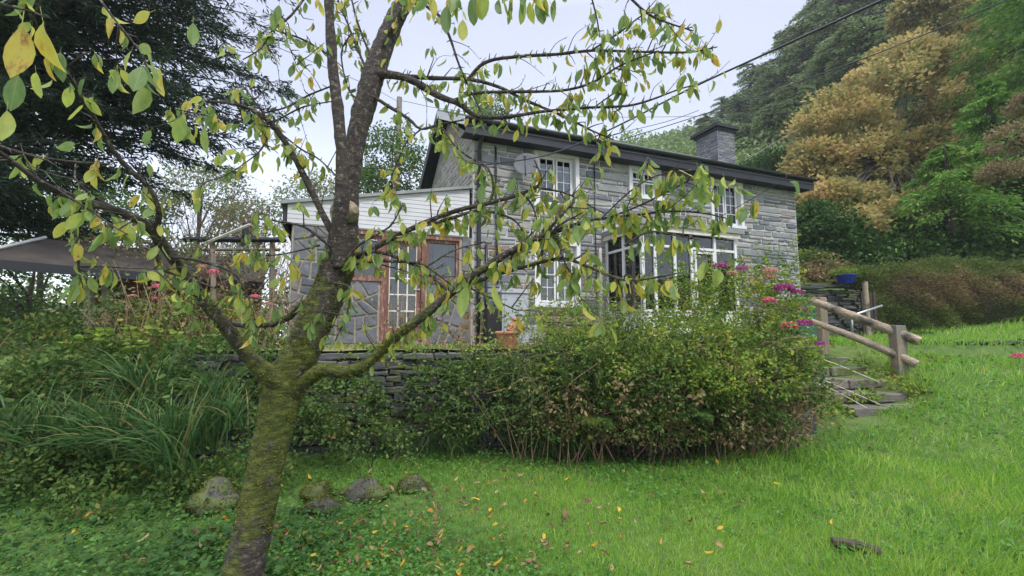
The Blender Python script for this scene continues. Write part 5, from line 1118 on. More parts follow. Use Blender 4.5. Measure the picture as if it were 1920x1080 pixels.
sprigs(bm_, 850, 1500, 680, 800, 5.3, 5.9, 200, .2, .45, .05, 'ivy', 603, .2)
sprigs(bm_, 960, 1250, 590, 650, 6.0, 6.6, 90, .15, .4, .05, 'bush', 604, 1.)
sprigs(bm_, 990, 1250, 560, 640, 6.2, 6.8, 70, .25, .6, .045, 'bush', 606, 2.2, .06)
sprigs(hy, 1180, 1500, 470, 560, 6.4, 6.9, 60, .15, .35, .055, 'bush', 607, 1.8, .05)
sprigs(bm_, 880, 1490, 620, 770, 5.35, 6.0, 85, .45, .95, .05, 'bush', 608, .9, .065)
sprigs(bm_, 780, 1520, 660, 790, 5.2, 5.9, 90, .35, .8, .05, 'ivy', 609, .5, .06)
tb = []; g = np.random.default_rng(78)
for k in range(150):
    b_ = gp(g.uniform(960, 1520), 800, g.uniform(5.5, 6.1)); d = np.array([g.normal()*.35, -g.uniform(0, .35), g.uniform(.6, 1.35)]); Q = catmull([b_, b_+d*.5+[0, .05, .05], b_+d+g.normal(size=3)*.1, b_+d*1.15+[g.normal()*.2, -.1, -.08]], .1); tb.append(tube(Q, np.linspace(.006, .0025, len(Q)), 4))
V, Fc = join(tb); wlink('bare_canes', mesh_np('bare_canes', V, Fc, M['deadstem']), bm_)['kind'] = 'stuff'
tc_ = thing('trailing_weeds', 'trailing weeds and young shoots on the terrace edge behind the trunk', 'weeds', at(600, 670, 6)); sprigs(tc_, 560, 960, 655, 700, 5.8, 6.4, 90, .12, .32, .045, 'bush', 605, .3)
rc_ = mound('roof_climber', 'tangled climber sprawling over the right half of the shed roof', 'climber', [px_blob(330, 500, 9.2, 60, 1.6, .5), px_blob(440, 510, 9.6, 60, 1.4, .6), px_blob(230, 470, 9, 50, 1.3, .6), px_blob(480, 570, 9.0, 60, 1, .9)], 120, 16, .22, .07, 'dry', 240, stems=0, low=-1)
mound('', '', '', [px_blob(300, 470, 9.2, 50, 1.6, .6), px_blob(420, 480, 9.4, 55, 1.6, .6), px_blob(180, 560, 8.0, 50, .9, 1.3)], 90, 16, .22, .07, 'willow', 241, parent=rc_, cname='green_leaves', low=-1)
# strap-leaved clumps, tufts
def tuft(name, label, cat, centers, nb, L_, w_, matl, seed, droop=1.0, lean=(0, 0), seg=7, up=1.1):
    g_ = np.random.default_rng(seed); Vs, Fs, rs = [], [], []; nn = 0
    for (c, k_) in centers:
        for i in range(int(nb*k_)):
            a = g_.uniform(0, 6.283); l = L_*g_.uniform(.55, 1.1); d = np.array([math.cos(a)+lean[0], math.sin(a)+lean[1], 0])*g_.uniform(.25, 1); b_ = c+np.array([g_.normal()*.1, g_.normal()*.08, 0]); p = b_.copy(); v = np.array([d[0]*.55, d[1]*.55, up]); v /= np.linalg.norm(v)
            side = np.cross(v, g_.normal(size=3)); side /= np.linalg.norm(side); pts = []
            for s in range(seg+1):
                pts.append(p.copy()); v = v+np.array([d[0]*.07, d[1]*.07, -.27*droop*(s/seg+.3)]); v /= np.linalg.norm(v); p = p+v*l/seg
            pts = np.array(pts); wd = w_*np.array([math.sin(math.pi*(.12+.88*s/seg)**.8) for s in range(seg+1)])*.5+.0006
            A = pts-side*wd[:, None]; B_ = pts+side*wd[:, None]; V = np.empty((2*(seg+1), 3)); V[0::2] = A; V[1::2] = B_; Vs.append(V); r_ = g_.random(); rs += [r_]*len(V)
            for s in range(seg): Fs.append((nn+2*s, nn+2*s+1, nn+2*s+3, nn+2*s+2))
            nn += len(V)
    o = wlink(name, mesh_np(name, np.vstack(Vs), np.array(Fs), M[matl], rnd=rs, smooth=True), None); return tag(o, label, cat)
tuft('strap_leaf_clump', 'big clump of long arching dark-green strap leaves at the left', 'plant', [(gp(300, 900, 4.55, .38), 1), (gp(220, 850, 4.6, .40), 1), (gp(370, 860, 4.7, .4), .9), (gp(150, 850, 4.7, .42), .9), (gp(70, 850, 4.6, .42), .8), (gp(10, 850, 4.5, .38), .6), (gp(340, 930, 4.4, .3), .5), (gp(260, 800, 5.2, .85), .8)], 150, .78, .016, 'strap', 401, 1.0, (-.5, -.35))
tuft('strap_leaf_clump', 'smaller dark strap-leaf clump just left of the cherry trunk', 'plant', [(gp(430, 850, 4.8, .6), 1), (gp(400, 800, 5.1, .85), .8)], 100, .55, .014, 'strap', 402, .9, (0, -.3))
tuft('sedge_tuft', 'spiky sedge tuft with reddish stems at the foot of the bramble bank', 'grass', [(gp(985, 820, 6.0, .1), 1)], 260, .42, .008, 'strap', 403, .8, (0, -.2))
tuft('sedge_tuft', 'fan of long green blades leaning left against the wall', 'grass', [(gp(880, 800, 6.05, .12), 1)], 90, .75, .014, 'strap', 404, .6, (-.9, -.1), up=1.0)
for i_, (x_, lb_) in enumerate(((725, 'loose grassy weed tuft at the wall foot behind the rock row'), (790, 'grassy tuft right of the rounded mossy rock'), (850, 'wispy tuft under the fan of long blades'), (1030, 'wispy grass tuft just right of the reddish sedge'), (1085, 'grassy tuft at the left foot of the bramble bank'))): tuft('sedge_tuft', lb_, 'grass', [(gp(x_, 815, 5.75, .08), .8)], 130, .5, .006, 'strap', 405+i_*7, .7)
tuft('dry_grass_tuft', 'straw-coloured grass tuft hanging over the timber planter', 'grass', [(gp(1030, 590, 7.6, 1.72), 1), (gp(1060, 580, 7.65, 1.74), 1)], 200, .38, .006, 'dry', 406, 1.1, (-.4, -.3))
tuft('green_grass_tuft', 'green feathery growth rising from the timber planter', 'grass', [(gp(1060, 580, 7.7, 1.75), 1), (gp(1100, 590, 7.7, 1.75), 1)], 140, .42, .006, 'fern', 407, .5)
# ferns
def fern(name, label, base, nf, L_, seed, matl='fern', aim=None, rise=1.0):
    g_ = np.random.default_rng(seed); t_ = thing(name, label, 'fern', base); PI__ = pinv(t_)
    for f in range(nf):
        a = g_.uniform(0, 6.283) if aim is None else aim+g_.normal()*.6; d = np.array([math.cos(a), math.sin(a), 0]); l = L_*g_.uniform(.7, 1.1); side = np.array([-d[1], d[0], 0]); n = 26
        s = np.linspace(0, 1, n); R_ = base+np.outer(s*l*.85, d); R_[:, 2] += rise*l*(.7*s-.75*s**2); P, ax, sz = [], [], []
        for i in range(3, n):
            w_ = l*.24*math.sin(math.pi*min(1, (s[i]*.88+.12)))**.8
            for sg in (-1, 1): P.append(R_[i]); ax.append(side*sg+d*.35+[0, 0, -.25]); sz.append(w_)
        V, Fc = scatter(np.array([(0, 0, 0), (.10, 0, .4), (0, 0, 1), (-.10, 0, .4)]), DIAM[1], np.array(P), np.array(ax), g_.normal(size=len(P))*.3+1.57, np.array(sz), 1.1)
        tv, tf = tube(R_, np.linspace(.004, .0015, n), 3); V2, F2 = join([(V, Fc), (tv, tf)])
        o = link('frond', mesh_np('frond', V2, F2, M[matl], rnd=np.full(len(V2), g_.random())), t_); o.matrix_parent_inverse = PI__
for i, (x, y, Y, z, nf, l, lb) in enumerate(((160, 760, 5.6, 1.15, 9, .6, 'fern arching over the bank left of the strap-leaved clump'), (60, 830, 4.8, .75, 9, .55, 'dark fern at the far left above the shaded hollow'), (250, 700, 6.2, 1.3, 9, .5, 'fern in front of the shed wall'), (130, 690, 6.4, 1.3, 8, .5, 'fern at the left under the shed eave'),
    (1180, 720, 5.8, .9, 8, .42, 'fern hanging in the middle of the bramble bank'), (1480, 790, 5.9, .35, 6, .3, 'small bright fern at the low right of the bramble bank'), (640, 700, 6.1, 1.0, 9, .4, 'fern rooted in the wall right of the trunk'), (690, 760, 5.9, .7, 8, .45, 'fern low on the wall right of the trunk'), (790, 770, 6.0, .5, 9, .45, 'fern beside the fan of long blades'), (1735, 615, 12.5, 1.5, 8, .6, 'fern at the foot of the hedge'), (460, 740, 5.8, 1.1, 8, .4, 'fern directly left of the cherry trunk'))):
    fern('fern', lb, gp(x, y, Y, z), nf, l, 500+i)
fern('fern', 'fern near the left shoulder of the bramble bank', at(1040, 700, 5.60), 8, 0.42, 543)
fern('fern', 'fern poking from the face of the bramble bank below the flowers', at(1400, 700, 5.30), 7, 0.38, 542)
fern('fern', 'fern low at the middle front of the bramble bank', at(1300, 780, 5.30), 8, 0.42, 541)
fern('fern', 'fern at the foot of the bramble bank below the planter', at(1120, 790, 5.35), 8, 0.40, 540)
# leafy compound sprays standing clear of the left bank (elder-like)
tp_ = thing('compound_leaf_shrub', 'shrub with pinnate bluish-green leaves in front of the shed', 'shrub', gp(200, 720, 6.2, 1.2)); g = np.random.default_rng(77); P, ax, tb = [], [], []
for k in range(34):
    b_ = gp(g.uniform(150, 330), 700, g.uniform(5.8, 6.4), g.uniform(1.2, 1.55)); d = np.array([g.normal(), -.4, .3]); d /= np.linalg.norm(d); l = g.uniform(.2, .34); e_ = b_+d*l+[0, 0, -.03]; tb.append(tube([b_, (b_+e_)/2+[0, 0, .03], e_], .003, 4)); side = np.cross(d, [0, 0, 1])
    for j in range(7):
        for sg in (-1, 1): P.append(b_+(e_-b_)*(j+1)/7+[0, 0, .03*math.sin(j/7*3.14)]); ax.append(side*sg+d*.4+[0, 0, -.2])
leaves('foliage', np.array(P), .085, M['bush'], tp_, np.array(ax), LEAF6); V, Fc = join(tb); wlink('stems', mesh_np('stems', V, Fc, M['greenstem']), tp_)
# weeds among the steps and on the bank right of them
mound('steps_weeds', 'green nettles and ground elder crowding the steps', 'weeds', [(np.array([5.7, 7.45, .5]), (.25, .15, .12)), (np.array([6.3, 7.9, .75]), (.25, .15, .12)), (np.array([5.6, 8.3, .95]), (.25, .15, .12)), (np.array([6.2, 7.1, .4]), (.4, .1, .1)), (np.array([4.7, 7.0, .3]), (.3, .4, .35)), (np.array([5.15, 7.4, .3]), (.15, .3, .2)), (np.array([5.2, 8.1, .6]), (.15, .5, .25)), (np.array([6.75, 7.75, .55]), (.35, .25, .22)), (np.array([6.6, 8.4, .8]), (.2, .4, .25)), (np.array([6.3, 9.6, 1.2]), (.5, .5, .2)), (np.array([7.6, 8.7, .85]), (.7, .4, .25))], 150, 24, .12, .06, 'bush', 220, low=-.1)
mound('bank_brambles', 'scrubby brambles on the bank above the dry-stone wall', 'bramble', [(np.array([9.6, 15.3, 3.1]), (1.0, .8, .7)), (np.array([10.8, 15.5, 3.2]), (.6, .8, .8)), (np.array([8.9, 16.3, 3.6]), (.8, .8, .6)), (np.array([9.8, 17.5, 4.0]), (1.4, 1.0, .7))], 260, 22, .25, .10, 'dry', 221, low=0)
mound('bank_brambles', 'green scrub above the dry-stone wall near the cottage corner', 'bramble', [(np.array([9.2, 15.9, 3.6]), (.8, .6, .6)), (np.array([10.4, 16.2, 3.8]), (1.0, .8, .6)), (np.array([8.8, 14.8, 3.0]), (.3, .5, .35))], 150, 22, .25, .10, 'fern', 222, low=0)
fl_ = thing('garden_flower', 'single bright pink flower head at the right edge of the lawn', 'flower', gp(1912, 700, 8)); flower(1912, 668, 8.0, .10, 'pink', 350, fl_); pipe('stem', [gp(1910, 700, 8.0), at(1912, 670, 8.0)], .006, M['greenstem'], fl_)

# ------------------------------------------------------------------ the cherry tree in the foreground
ct = thing('cherry_tree', 'mossy leaning cherry tree in the foreground with yellowing hanging leaves', 'tree', gp(452, 1120, 2.75))
g = np.random.default_rng(99)
def limb(pts, name='branch', parent=None, seg=10, step=.03, rough=.05, seed=0, extra=0):
    A = np.array([[*at(x, y, Y), (.87 if name == 'trunk' else .76)*d/2/850*Y] for x, y, Y, d in pts]); Q = catmull(A, step)
    V, Fc = tube(Q[:, :3], np.maximum(Q[:, 3], .0012), seg, rough, seed)
    if extra:   # knots and swellings along the bark
        n = len(Q); gg = np.random.default_rng(seed+5); V3 = V.reshape(n, seg, 3)
        for _ in range(extra):
            i, j = gg.integers(3, n-3), gg.integers(seg); s = Q[i, 3]*gg.uniform(.05, .15)
            for a in range(max(0, i-4), min(n, i+5)):
                for b_ in range(-2, 3): jj = (j+b_) % seg; nv = V3[a, jj]-Q[a, :3]; nv /= np.linalg.norm(nv)+1e-9; V3[a, jj] += nv*s*math.exp(-((a-i)/2)**2-(b_/1.2)**2)
        V = V3.reshape(-1, 3)
    tip = len(V); V = np.vstack([V, Q[-1:, :3]]); fl = [tuple(f) for f in Fc]+[((len(Q)-1)*seg+k, (len(Q)-1)*seg+(k+1) % seg, tip) for k in range(seg)]
    o = wlink(name, mesh_np(name, V, fl, M['cherry_bark'], smooth=True), parent or ct); return o, Q
trunk_pts = [(420, 1200, 2.72, 104), (438, 1140, 2.72, 88), (455, 1077, 2.73, 80), (474, 990, 2.74, 72), (493, 900, 2.76, 68), (511, 820, 2.78, 70), (533, 730, 2.8, 80), (565, 662, 2.81, 72), (597, 590, 2.82, 72), (622, 535, 2.84, 70), (638, 480, 2.86, 68), (646, 428, 2.87, 58), (650, 385, 2.88, 50), (656, 330, 2.89, 44), (668, 260, 2.9, 42), (688, 185, 2.92, 48), (705, 125, 2.94, 48), (730, 60, 2.97, 42), (765, -10, 3.0, 36), (805, -90, 3.05, 32), (850, -200, 3.1, 20)]
tk, TQ = limb(trunk_pts, 'trunk', None, 30, .018, .03, 1, 45)
B = {}
def br(key, pts, leafy=1.0, spur=1.0, **k):
    o, Q = limb(pts, 'branch', None, k.get('seg', 8), .035, .07, hash(key) % 997 if False else sum(map(ord, key)), k.get('extra', 0)); B[key] = (o, Q, leafy, spur); return o
br('lead', [(640, 500, 2.78, 40), (634, 440, 2.74, 38), (640, 380, 2.7, 36), (642, 300, 2.68, 32), (632, 200, 2.66, 28), (622, 100, 2.64, 25), (616, -10, 2.62, 23), (612, -120, 2.6, 20)], 0, .15, seg=14, extra=8)
br('A', [(545, 730, 2.76, 40), (505, 705, 2.7, 44), (482, 685, 2.66, 38), (445, 640, 2.58, 31), (400, 585, 2.48, 28), (350, 520, 2.36, 26), (292, 440, 2.2, 24), (240, 402, 2.1, 20), (150, 375, 1.95, 17), (80, 345, 1.8, 14), (20, 300, 1.7, 11), (-40, 262, 1.6, 9)], .7, .5, seg=14, extra=10)
br('A1', [(288, 442, 2.2, 16), (298, 400, 2.16, 14), (278, 350, 2.1, 13), (230, 305, 2.0, 12), (190, 245, 1.9, 11), (160, 190, 1.8, 10), (120, 130, 1.68, 9), (85, 75, 1.55, 8), (50, 15, 1.45, 7), (20, -50, 1.4, 6)], .8, .8)
br('A2', [(-40, 262, 1.7, 9), (60, 292, 1.8, 8), (130, 303, 1.9, 7), (205, 308, 2.0, 5)], .6, .6)
br('A3', [(240, 402, 2.1, 10), (180, 372, 2.05, 8), (150, 345, 2.0, 6), (140, 330, 2.0, 4), (143, 300, 2.0, 3)], .8, .6)
br('A4', [(145, 376, 1.95, 8), (140, 420, 1.92, 7), (145, 465, 1.9, 6), (148, 505, 1.9, 5), (155, 540, 1.9, 3)], 3.2, .6)
br('A5', [(285, 455, 2.2, 11), (296, 485, 2.22, 9), (308, 508, 2.24, 7), (350, 520, 2.3, 5), (420, 545, 2.35, 4), (540, 572, 2.4, 3)], .9, .7)
br('A6', [(310, 480, 2.25, 8), (370, 488, 2.3, 8), (420, 503, 2.3, 7), (445, 520, 2.3, 5), (470, 570, 2.35, 3.5), (478, 600, 2.35, 3)], .8, .9)
br('A7', [(148, 500, 1.9, 5), (190, 500, 1.95, 4), (250, 503, 2.0, 3), (330, 505, 2.1, 2.5)], .6, .5)
br('A8', [(100, 350, 1.85, 5), (170, 395, 1.8, 5), (205, 420, 1.8, 4), (240, 440, 1.8, 3)], 2.2, .6)
br('Bl', [(590, 560, 2.84, 20), (562, 573, 2.86, 18), (545, 592, 2.88, 17), (510, 607, 2.9, 16), (470, 609, 2.88, 14), (432, 606, 2.82, 12), (400, 582, 2.72, 10)], .1, .2, extra=3)
br('C', [(545, 740, 2.78, 36.1), (600, 695, 2.7, 32.8), (650, 697, 2.62, 29.5), (692, 680, 2.58, 26.2), (718, 652, 2.55, 23.0), (760, 618, 2.5, 21.3), (815, 575, 2.45, 20.5), (870, 530, 2.4, 18.9), (930, 488, 2.35, 18.0), (1000, 450, 2.28, 16.4), (1060, 428, 2.22, 12.3), (1110, 412, 2.18, 8.2), (1140, 408, 2.15, 5.7), (1200, 385, 2.1, 4.9), (1270, 350, 2.05, 4.1), (1335, 315, 2.0, 2.5)], 2.2, .6, seg=14, extra=14)
br('C2', [(1140, 408, 2.15, 6), (1200, 402, 2.12, 6), (1260, 396, 2.1, 5), (1320, 400, 2.1, 4), (1365, 410, 2.1, 3)], 3.0, .8)
br('C3', [(1010, 452, 2.28, 9), (1030, 430, 2.25, 8), (1055, 400, 2.22, 7), (1078, 378, 2.2, 4)], 1.3, .8)
br('D', [(640, 490, 2.8, 15), (680, 478, 2.76, 14), (720, 455, 2.72, 13), (780, 425, 2.66, 13), (850, 397, 2.6, 12), (920, 380, 2.55, 11), (980, 362, 2.5, 9), (1015, 340, 2.46, 6), (1002, 300, 2.45, 4)], 1.5, .8)
br('D1', [(920, 378, 2.55, 6), (925, 345, 2.55, 6), (915, 315, 2.55, 5), (880, 295, 2.56, 5), (850, 270, 2.58, 4), (830, 240, 2.6, 3)], 1.8, .8)
br('D2', [(1000, 350, 2.48, 6), (1060, 362, 2.44, 5), (1105, 385, 2.4, 4), (1150, 410, 2.38, 3)], 1.5, .8)
br('D3', [(780, 428, 2.66, 8), (850, 408, 2.6, 8), (900, 395, 2.57, 7), (960, 410, 2.55, 5), (985, 440, 2.54, 3)], 1.6, 1.)
br('D4', [(980, 362, 2.5, 6), (1000, 390, 2.48, 4), (1012, 440, 2.46, 3)], 1.2, .6)
br('E', [(695, 140, 2.92, 26), (735, 140, 2.88, 22), (775, 152, 2.84, 19), (822, 180, 2.78, 17), (862, 195, 2.74, 15), (892, 217, 2.7, 12), (945, 220, 2.65, 10), (1010, 210, 2.6, 8), (1100, 202, 2.5, 7), (1190, 196, 2.42, 6), (1280, 165, 2.35, 4), (1305, 160, 2.34, 3)], 1.3, .8, extra=4)
br('E2', [(735, 140, 2.88, 12), (800, 146, 2.84, 11), (880, 149, 2.78, 10), (935, 163, 2.72, 9), (985, 188, 2.68, 8), (1050, 215, 2.6, 7), (1110, 245, 2.55, 5), (1150, 262, 2.52, 3)], .9, .9)
br('E3', [(878, 148, 2.78, 8), (908, 118, 2.74, 9), (960, 107, 2.7, 9), (1040, 102, 2.62, 8), (1110, 95, 2.55, 7), (1200, 97, 2.48, 6), (1290, 98, 2.42, 5), (1345, 88, 2.38, 3)], .8, 1.5)
br('E4', [(850, 188, 2.76, 7), (890, 175, 2.72, 8), (960, 172, 2.66, 8), (1050, 170, 2.58, 7), (1110, 155, 2.52, 6), (1165, 122, 2.46, 5), (1235, 95, 2.4, 3)], .8, 1.5)
br('E5', [(760, -40, 2.6, 9), (800, 12, 2.6, 8), (826, 32, 2.6, 8), (845, 75, 2.62, 7), (862, 125, 2.66, 6), (885, 175, 2.7, 5), (905, 215, 2.72, 3)], .6, 1.)
br('E6', [(1105, 97, 2.55, 5), (1160, 62, 2.5, 5), (1195, 35, 2.46, 4), (1240, 5, 2.42, 3)], 1.6, 1.)
br('E7', [(1150, -35, 2.3, 7), (1210, 22, 2.3, 6), (1250, 42, 2.28, 5), (1300, 58, 2.26, 3)], 1.2, .8)
br('E8', [(1105, -20, 2.3, 5), (1118, 30, 2.32, 4), (1125, 70, 2.34, 3)], 2.2, .8)
br('E9', [(1110, 204, 2.5, 4), (1150, 175, 2.46, 4), (1175, 150, 2.44, 3)], 1.6, .8)
br('F', [(636, 460, 2.82, 18), (612, 415, 2.8, 16), (582, 355, 2.78, 16), (552, 295, 2.76, 15), (520, 245, 2.74, 14), (498, 222, 2.72, 12), (465, 203, 2.68, 9), (430, 193, 2.62, 7), (350, 188, 2.5, 5)], .8, .7, extra=3)
br('F1', [(500, 222, 2.72, 5), (470, 180, 2.7, 4), (455, 160, 2.7, 3)], .8, 1.2)
br('F2', [(625, 160, 2.7, 4), (580, 178, 2.72, 5), (540, 200, 2.74, 5), (495, 212, 2.74, 4)], .4, 1.6)
br('F3', [(622, 190, 2.7, 3), (570, 200, 2.72, 4), (530, 220, 2.73, 4), (500, 235, 2.74, 3)], .5, 1.4)
br('F4', [(645, 345, 2.7, 3), (600, 300, 2.72, 4), (565, 280, 2.74, 4), (520, 245, 2.76, 4)], .7, 1.2)
br('F5', [(505, 250, 2.72, 5), (490, 280, 2.68, 4), (460, 305, 2.62, 3), (420, 330, 2.55, 3), (370, 345, 2.5, 2)], 1., .8)
br('F6', [(510, 238, 2.7, 5), (440, 226, 2.6, 4), (380, 215, 2.5, 4), (330, 205, 2.4, 3)], 1.8, .7)
br('F7', [(620, 105, 2.64, 5), (570, 75, 2.6, 5), (520, 58, 2.55, 4), (480, 45, 2.5, 3)], 1., .8)
br('F8', [(590, -30, 2.55, 6), (545, 30, 2.5, 6), (512, 55, 2.48, 5), (490, 90, 2.46, 4), (455, 112, 2.44, 3)], 1., .8)
br('F9', [(535, 55, 2.5, 3), (545, 95, 2.52, 3), (582, 135, 2.55, 2)], .2, 1.4)
br('H', [(690, 175, 2.9, 9), (730, 200, 2.86, 9), (765, 222, 2.82, 8), (790, 242, 2.78, 6), (830, 232, 2.74, 5), (870, 225, 2.7, 3)], .6, .8)
br('H2', [(695, 150, 2.9, 7), (672, 95, 2.94, 6), (650, 40, 2.98, 5), (630, -10, 3.0, 4)], .8, 1.2)
br('H3', [(700, 120, 2.92, 6), (670, 40, 2.96, 5), (655, -20, 3.0, 4)], .7, 1.)
br('H4', [(688, 195, 2.9, 6), (655, 170, 2.96, 5), (640, 100, 3.0, 4), (660, 60, 3.0, 3)], .6, 1.)
br('H5', [(790, 242, 2.78, 5), (760, 270, 2.8, 4), (735, 330, 2.82, 3), (720, 380, 2.82, 2)], 1.8, .8)
br('H6', [(705, 110, 2.9, 6), (750, 20, 2.9, 5), (790, -20, 2.9, 4)], .8, .8)
br('G', [(642, 480, 2.78, 9), (605, 450, 2.7, 8), (570, 425, 2.65, 7), (540, 418, 2.6, 6), (500, 412, 2.55, 5), (465, 408, 2.5, 3)], 1.1, 1.)
br('G2', [(600, 460, 2.72, 5), (560, 470, 2.68, 4), (520, 478, 2.6, 4), (475, 480, 2.55, 3)], 2.0, .6)
br('G3', [(640, 500, 2.76, 6), (670, 462, 2.7, 6), (720, 432, 2.66, 5), (735, 420, 2.64, 4), (755, 385, 2.62, 3)], .5, 1.1)
br('G4', [(625, 530, 2.76, 5), (655, 540, 2.7, 4), (650, 590, 2.66, 4), (628, 640, 2.64, 3)], 2.0, .6)
br('I', [(650, 500, 2.76, 10), (690, 490, 2.7, 10), (735, 490, 2.66, 8), (790, 495, 2.6, 6), (835, 525, 2.55, 6), (858, 545, 2.5, 4)], .9, .8)
br('I2', [(660, 478, 2.74, 10), (705, 472, 2.7, 9), (755, 487, 2.66, 8), (800, 510, 2.6, 8), (835, 540, 2.55, 8), (845, 558, 2.5, 6)], .6, .8)
br('I3', [(690, 490, 2.7, 4), (740, 503, 2.68, 3), (800, 520, 2.64, 2)], 2.8, .5)
br('I4', [(800, 500, 2.6, 5), (850, 470, 2.62, 4), (905, 455, 2.64, 3)], .8, .6)
br('J', [(875, 535, 2.4, 9), (930, 515, 2.36, 9), (985, 500, 2.3, 9), (1020, 490, 2.26, 9), (1060, 485, 2.2, 8), (1110, 503, 2.15, 7), (1170, 525, 2.1, 6), (1230, 520, 2.05, 5), (1270, 512, 2.0, 3)], 1.6, .8)
br('J2', [(1012, 492, 2.28, 8), (1022, 455, 2.24, 7), (1045, 425, 2.2, 6), (1090, 400, 2.18, 4)], 1.2, 1.2)
br('J3', [(1040, 420, 2.22, 5), (1050, 470, 2.2, 4), (1070, 515, 2.18, 4), (1090, 560, 2.16, 3), (1110, 570, 2.15, 2)], 2.0, .8)
br('J4', [(945, 512, 2.34, 7), (960, 480, 2.34, 7), (985, 450, 2.34, 6), (1005, 430, 2.34, 3)], 1.0, .5)
br('J5', [(880, 540, 2.38, 5), (920, 558, 2.34, 4), (970, 582, 2.3, 3), (995, 580, 2.3, 2)], 1.8, .8)
br('J6', [(1170, 460, 2.1, 5), (1215, 435, 2.06, 5), (1260, 440, 2.0, 4), (1310, 450, 1.98, 3)], 3.2, .7)
br('J7', [(1125, 412, 2.15, 4), (1180, 360, 2.1, 4), (1230, 330, 2.06, 4), (1300, 318, 2.0, 3)], 3.2, .6)
br('N1', [(700, -60, 1.7, 8), (800, -20, 1.6, 7), (900, -12, 1.5, 6), (1000, -12, 1.48, 5), (1060, -18, 1.5, 4)], 1.5, .3)
br('N2', [(-60, -20, 1.0, 8), (10, 10, .98, 7), (55, 20, .98, 5), (90, 35, 1.0, 3)], 0, .4)
br('N3', [(160, -40, 1.3, 7), (210, 30, 1.3, 6), (262, 95, 1.28, 4), (275, 125, 1.26, 3)], .4, .4)
# scar of a sawn-off limb
q = MB(); c = at(651, 398, 2.82); ax_ = (at(690, 388, 2.7)-c); ax_ /= np.linalg.norm(ax_); q.tube([c-ax_*.06, c+ax_*.03, c+ax_*.085], [.085, .07, .02], 16); q.build('pruned_stub', M['wood'], ct)
# spurs, twiglets and leaf anchors
anch = []
for key, (o, Q, lf, sp) in B.items():
    tb = []; L_ = np.r_[0, np.cumsum(np.linalg.norm(np.diff(Q[:, :3], axis=0), axis=1))]; tot = L_[-1]
    pos = np.arange(.04, tot, .030)
    for s in pos:
        i = min(len(Q)-2, np.searchsorted(L_, s)); r_ = Q[i, 3]; p = Q[i, :3]; T = Q[i+1, :3]-p; T /= np.linalg.norm(T)+1e-9
        if r_ > .032: continue
        lf_ = lf*(.35+1.1*min(1, s/tot*1.4)) if tot > .8 else lf
        if g.random() < .62*sp:
            v = g.normal(size=3); v -= T*np.dot(v, T); v /= np.linalg.norm(v); v = v+T*.5+[0, 0, .35]; l = g.uniform(.012, .038) if g.random() < .8 else g.uniform(.05, .15)
            e_ = p+v*(l+r_); m_ = (p+e_)/2+g.normal(size=3)*l*.12; tb.append(tube([p, m_, e_], [.0042, .0030, .0018], 4))
            if g.random() < .75*lf_: anch.append((e_, r_))
            if l > .05 and lf: anch.append((e_, r_))
        if g.random() < .38*lf_: anch.append((p-[0, 0, r_*.5], r_))
    for s in np.arange(.12, tot, .11 if sp > .3 else .5):
        if g.random() > .6: continue
        i = min(len(Q)-2, np.searchsorted(L_, s)); r_ = Q[i, 3]; p = Q[i, :3]; T = Q[i+1, :3]-p; T /= np.linalg.norm(T)+1e-9
        if r_ > .026: continue
        v = g.normal(size=3); v -= T*np.dot(v, T); v /= np.linalg.norm(v); v = v*.8+T*.7+[0, 0, .25]; v /= np.linalg.norm(v); l = g.uniform(.07, .26)
        q1 = p+v*l*.5+g.normal(size=3)*l*.06; q2 = p+v*l+g.normal(size=3)*l*.12-[0, 0, l*.12]; W = catmull([p, q1, q2], .025); tb.append(tube(W, np.linspace(min(.0034, r_*.6), .0011, len(W)), 4))
        for w0_ in W[2:]:
            if g.random() < .5: e_ = w0_+g.normal(size=3)*.008+[0, 0, .006]; tb.append(tube([w0_, (w0_+e_)/2, e_], [.0022, .0018, .001], 3))
            if g.random() < .16*lf: anch.append((w0_, .002))
        if lf and g.random() < .5*lf: anch.append((W[-1], .002))
    if tb: V, Fc = join(tb); w_ = o.name; q = wlink('twigs', mesh_np('twigs', V, Fc, M['twig']), o); q['kind'] = 'stuff'
LT = [(0, 0), (.09, .42), (.24, .82), (.42, 1.), (.62, .96), (.8, .68), (.92, .3), (1, 0)]
def leaf_template(fold, curl, wob, sag=.0):
    V, UV = [], []
    for i, (t_, w_) in enumerate(LT):
        a = curl*t_; y = -math.sin(a*.5)*t_*.6; z = -(t_*math.cos(a*.4)); hw = .225*w_
        V += [(-hw*math.cos(fold), y+hw*math.sin(fold)+wob*math.sin(t_*9)*.03, z), (0, y, z), (hw*math.cos(fold), y+hw*math.sin(fold)-wob*math.sin(t_*8+1)*.03, z)]; UV += [(.5-.5*w_, t_), (.5, t_), (.5+.5*w_, t_)]
    Fc = []
    for i in range(len(LT)-1):
        for j in (0, 1): a = 3*i+j; Fc.append((a, a+1, a+4, a+3))
    b = len(V); s = .02     # stalk
    V += [(-s*.4, 0, .28), (s*.4, 0, .28), (s*.4, 0, 0), (-s*.4, 0, 0)]; UV += [(.5, 0)]*4; Fc.append((b, b+1, b+2, b+3))
    V = np.array(V)*[1, 1, 1]; V[:, 2] -= .28; return V, np.array(Fc), np.array(UV)
LTs = [leaf_template(f, c, w_) for f, c, w_ in ((.25, .3, .6), (.6, .9, 1), (.1, -.3, .5), (1.0, 1.7, 1.6), (.4, .6, .9))]
Lme = [mesh_np('leaf', V, Fc, M['leaf'], uv=UV, smooth=True) for V, Fc, UV in LTs]
cand = []
for (p, r_) in anch:
    for k in range(g.choice([1, 1, 1, 2, 3])):
        cand.append((p, g.uniform(.052, .096), g.normal()*.33, g.normal()*.33, g.uniform(0, 6.283), int(g.integers(5))))
